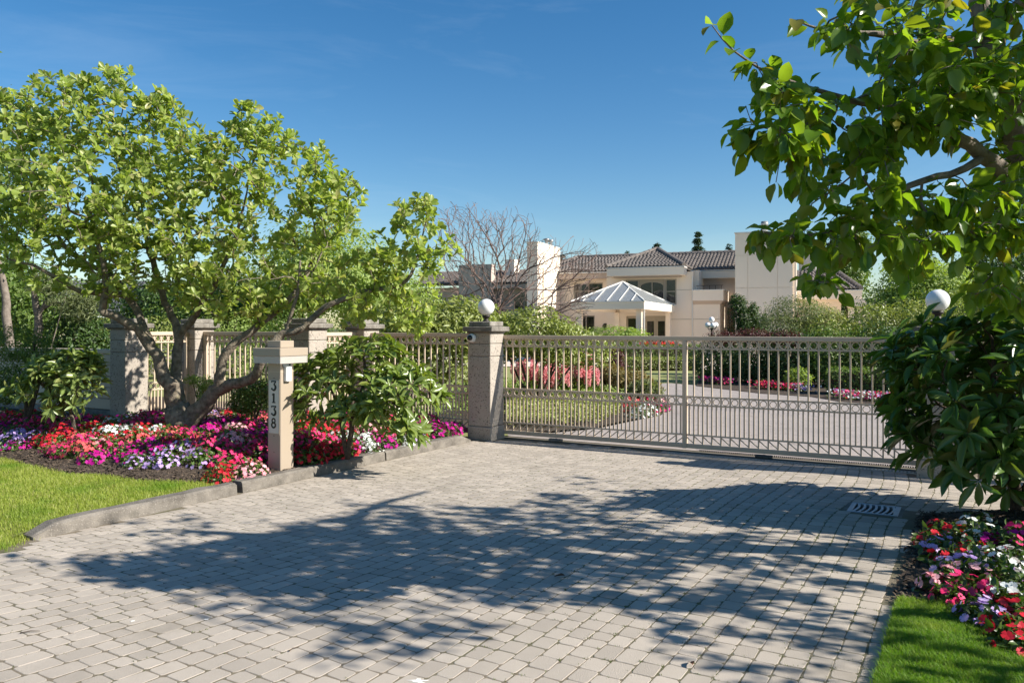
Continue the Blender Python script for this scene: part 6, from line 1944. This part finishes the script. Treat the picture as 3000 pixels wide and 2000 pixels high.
# ------------------------------------------------------------------ grass
def grass(name, label, uvs, hs_, w, mat, seed):
    rg = np.random.default_rng(seed)
    B = np.array(uvs); n = len(B)
    h = rg.uniform(hs_[0], hs_[1], n) * (0.75 + 0.5 * (np.sin(B[:, 0] * 5) * np.sin(B[:, 1] * 4.1) * .5 + .5))
    a = rg.random(n) * 6.283; lean = rg.uniform(0.15, 0.85, n)
    d = np.stack([np.cos(a), np.sin(a), np.zeros(n)], 1); s_ = np.stack([-d[:, 1], d[:, 0], np.zeros(n)], 1) * (w * rg.uniform(.6, 1.2, n))[:, None]
    m = B + d * (h * lean * .35)[:, None] + np.array([0, 0, 1]) * (h * .6)[:, None]
    t = B + d * (h * lean)[:, None] + np.array([0, 0, 1]) * (h * (1 - .28 * lean))[:, None]
    V = np.stack([B - s_, B + s_, m + s_ * .8, m - s_ * .8, t], 1).reshape(-1, 3)
    i = np.arange(n) * 5
    F3 = np.concatenate([np.stack([i, i + 1, i + 2], 1), np.stack([i, i + 2, i + 3], 1), np.stack([i + 3, i + 2, i + 4], 1)])
    o = link(name, npmesh(name, V, 3, F3), mat)
    o['kind'] = 'stuff'; tag(o, label, 'grass')
rgg = np.random.default_rng(9)
pts = []
while len(pts) < 125000:
    u, v = rgg.uniform(-14.5, -6.10), rgg.uniform(2.4, 5.6)
    if v > bed_front(u) - 0.01 + rgg.normal(0, .02): continue
    if v < 2.0: continue
    if u > (KERB_U0 + rgg.normal(0, .008) if v > 3.75 else lawn_u(v) - 0.05 + rgg.normal(0, .05)): continue
    P = UV(u, v)
    if 1500 + F * P.x / P.y < -120 and rgg.random() > 0.35: continue
    pts.append((P.x, P.y, z_left(u, v) - 0.02 - 0.09 * sstep(4.0, 3.0, v) if u < KERB_U0 else -0.01 + 0.04 * sstep(lawn_u(v), lawn_u(v) - .3, u)))
grass('lawn_grass', 'sunny bright green lawn grass between the flower bed and the kerb at left', pts, (0.028, 0.062), 0.0022, M['grass'], 1)
pts = []
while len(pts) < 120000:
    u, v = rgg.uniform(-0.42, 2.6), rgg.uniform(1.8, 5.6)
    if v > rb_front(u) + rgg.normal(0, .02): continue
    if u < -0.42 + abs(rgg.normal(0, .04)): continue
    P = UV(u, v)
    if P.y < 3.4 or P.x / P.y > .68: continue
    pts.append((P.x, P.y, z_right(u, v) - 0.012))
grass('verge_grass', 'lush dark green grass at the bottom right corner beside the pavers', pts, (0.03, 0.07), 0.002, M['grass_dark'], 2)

# bark chips on the open soil
cv, cf = [], []
rgc = np.random.default_rng(15)
def chip(P):
    a = rgc.random() * 6.283; L = rgc.uniform(.006, .026); w = L * rgc.uniform(.25, .6); tl = rgc.normal(0, .35)
    d = np.array([math.cos(a), math.sin(a), tl]); s_ = np.array([-math.sin(a), math.cos(a), rgc.normal(0, .35)])
    i = len(cv); P = np.array(P) + [0, 0, .006]
    cv.extend([P - d * L - s_ * w, P + d * L - s_ * w, P + d * L * .8 + s_ * w, P - d * L + s_ * w, P + [0, 0, .008]])
    cf.extend([(i, i + 1, i + 4), (i + 1, i + 2, i + 4), (i + 2, i + 3, i + 4), (i + 3, i, i + 4)])
n = 0
while n < 9000:
    u, v = rgc.uniform(-12.5, -6.68), rgc.uniform(5.1, 8.4)
    if v < bed_front(u) - .02 or v > bed_front(u) + 1.1 and rgc.random() > .25: continue
    chip(UV(u, v, z_left(u, v))); n += 1
n = 0
while n < 9000:
    u, v = rgc.uniform(-0.44, 1.6), rgc.uniform(3.2, 8.2)
    if v < rb_front(u) - .03: continue
    chip(UV(u, v, z_right(u, v))); n += 1
o = link('bark_chips', npmesh('bark_chips', np.array(cv), 3, np.array(cf)), M['chip']); o['kind'] = 'stuff'
tag(o, 'brown bark chips covering the bare soil of the flower beds', 'mulch')

# ------------------------------------------------------------------ small things lying on the drive
DRY = leafmat('dry_leaf', (0.16, 0.075, 0.04), (0.10, 0.05, 0.03), 0.1, 0.7, 0.2)
for k, (x, y, L, lab) in enumerate(((2025, 1945, .085, 'curled dry brown leaf on the pavers near the bottom of the drive'), (1640, 1688, .09, 'thin dry brown leaf on a sunlit shaded edge of the pavers'), (2655, 1610, .08, 'dry brown leaf where the pavers meet the right bed'), (2150, 1735, .04, 'small dark dry leaf in the dappled shade right of the middle'))):
    P = gnd(x, y, .008); t = thing('fallen_leaf', lab, 'leaf', P, k * 1.1)
    V, Fs = TM['broad']; mb = MB().add([(p[0] * L * .35, (p[1] - .5) * L, p[2] * L + .012) for p in V], Fs)
    obj('blade', mb, DRY, t, True); obj('stalk', MB().tube([(0, -.5 * L, .012), (.004, -.75 * L, .006)], .0012, 4), M['bark_dark'], t)
for k, (x, y, a_, L) in enumerate(((88, 1850, .3, .05), (860, 1900, 1.0, .03))):
    P = gnd(x, y, .006)
    o = obj('twig', MB().tube([(-L, 0, 0), (0, .006, .004), (L, -.004, .002)], [.003, .0028, .0015], 5), M['bark_dark']); o.location = P; o.rotation_euler.z = a_
    tag(o, ('dry twig lying on the sunny pavers at lower left', 'short dry twig on the pavers at the edge of the tree shade')[k], 'twig')
for k, (x, y) in enumerate(((1225, 1993), (388, 1818), (2560, 1577), (604, 1813))):
    P = gnd(x, y, .001)
    n_ = 14; poly = [((.55 + .45 * (k == 0)) * (.024 + .016 * math.sin(k * 3 + 2.3 * i)) * math.cos(i * 6.283 / n_) * (1.6 if k == 0 else .8), (.55 + .45 * (k == 0)) * (.02 + .008 * math.cos(i * 1.7 + k)) * math.sin(i * 6.283 / n_)) for i in range(n_)]
    o = obj('bird_dropping', MB().prism(poly, 0, .0015), M['trim']); o.location = P
    tag(o, ('white splash on a paver at the bottom centre edge', 'white splash on the sunny pavers at lower left', 'small white spot on the shaded pavers below the drain', 'small pale spot beside the tree shade at lower left')[k], 'splash')
o = thing('bed_lantern', 'small dark ground light sunk in the bare soil left of the number post', 'light', at(668, 1362, 8.95)); o.location.z = z_left(-7.35, 5.95)
obj('housing', MB().lathe([(0, 0), (.05, 0), (.055, .02), (.045, .04), (.0, .045)], 14), M['darkmetal'], o, True)
obj('lens', MB().lathe([(0, .0455), (.03, .0455), (.03, .049), (0, .05)], 12), M['black'], o, True)
bpy.data.objects.remove(NullRoot)
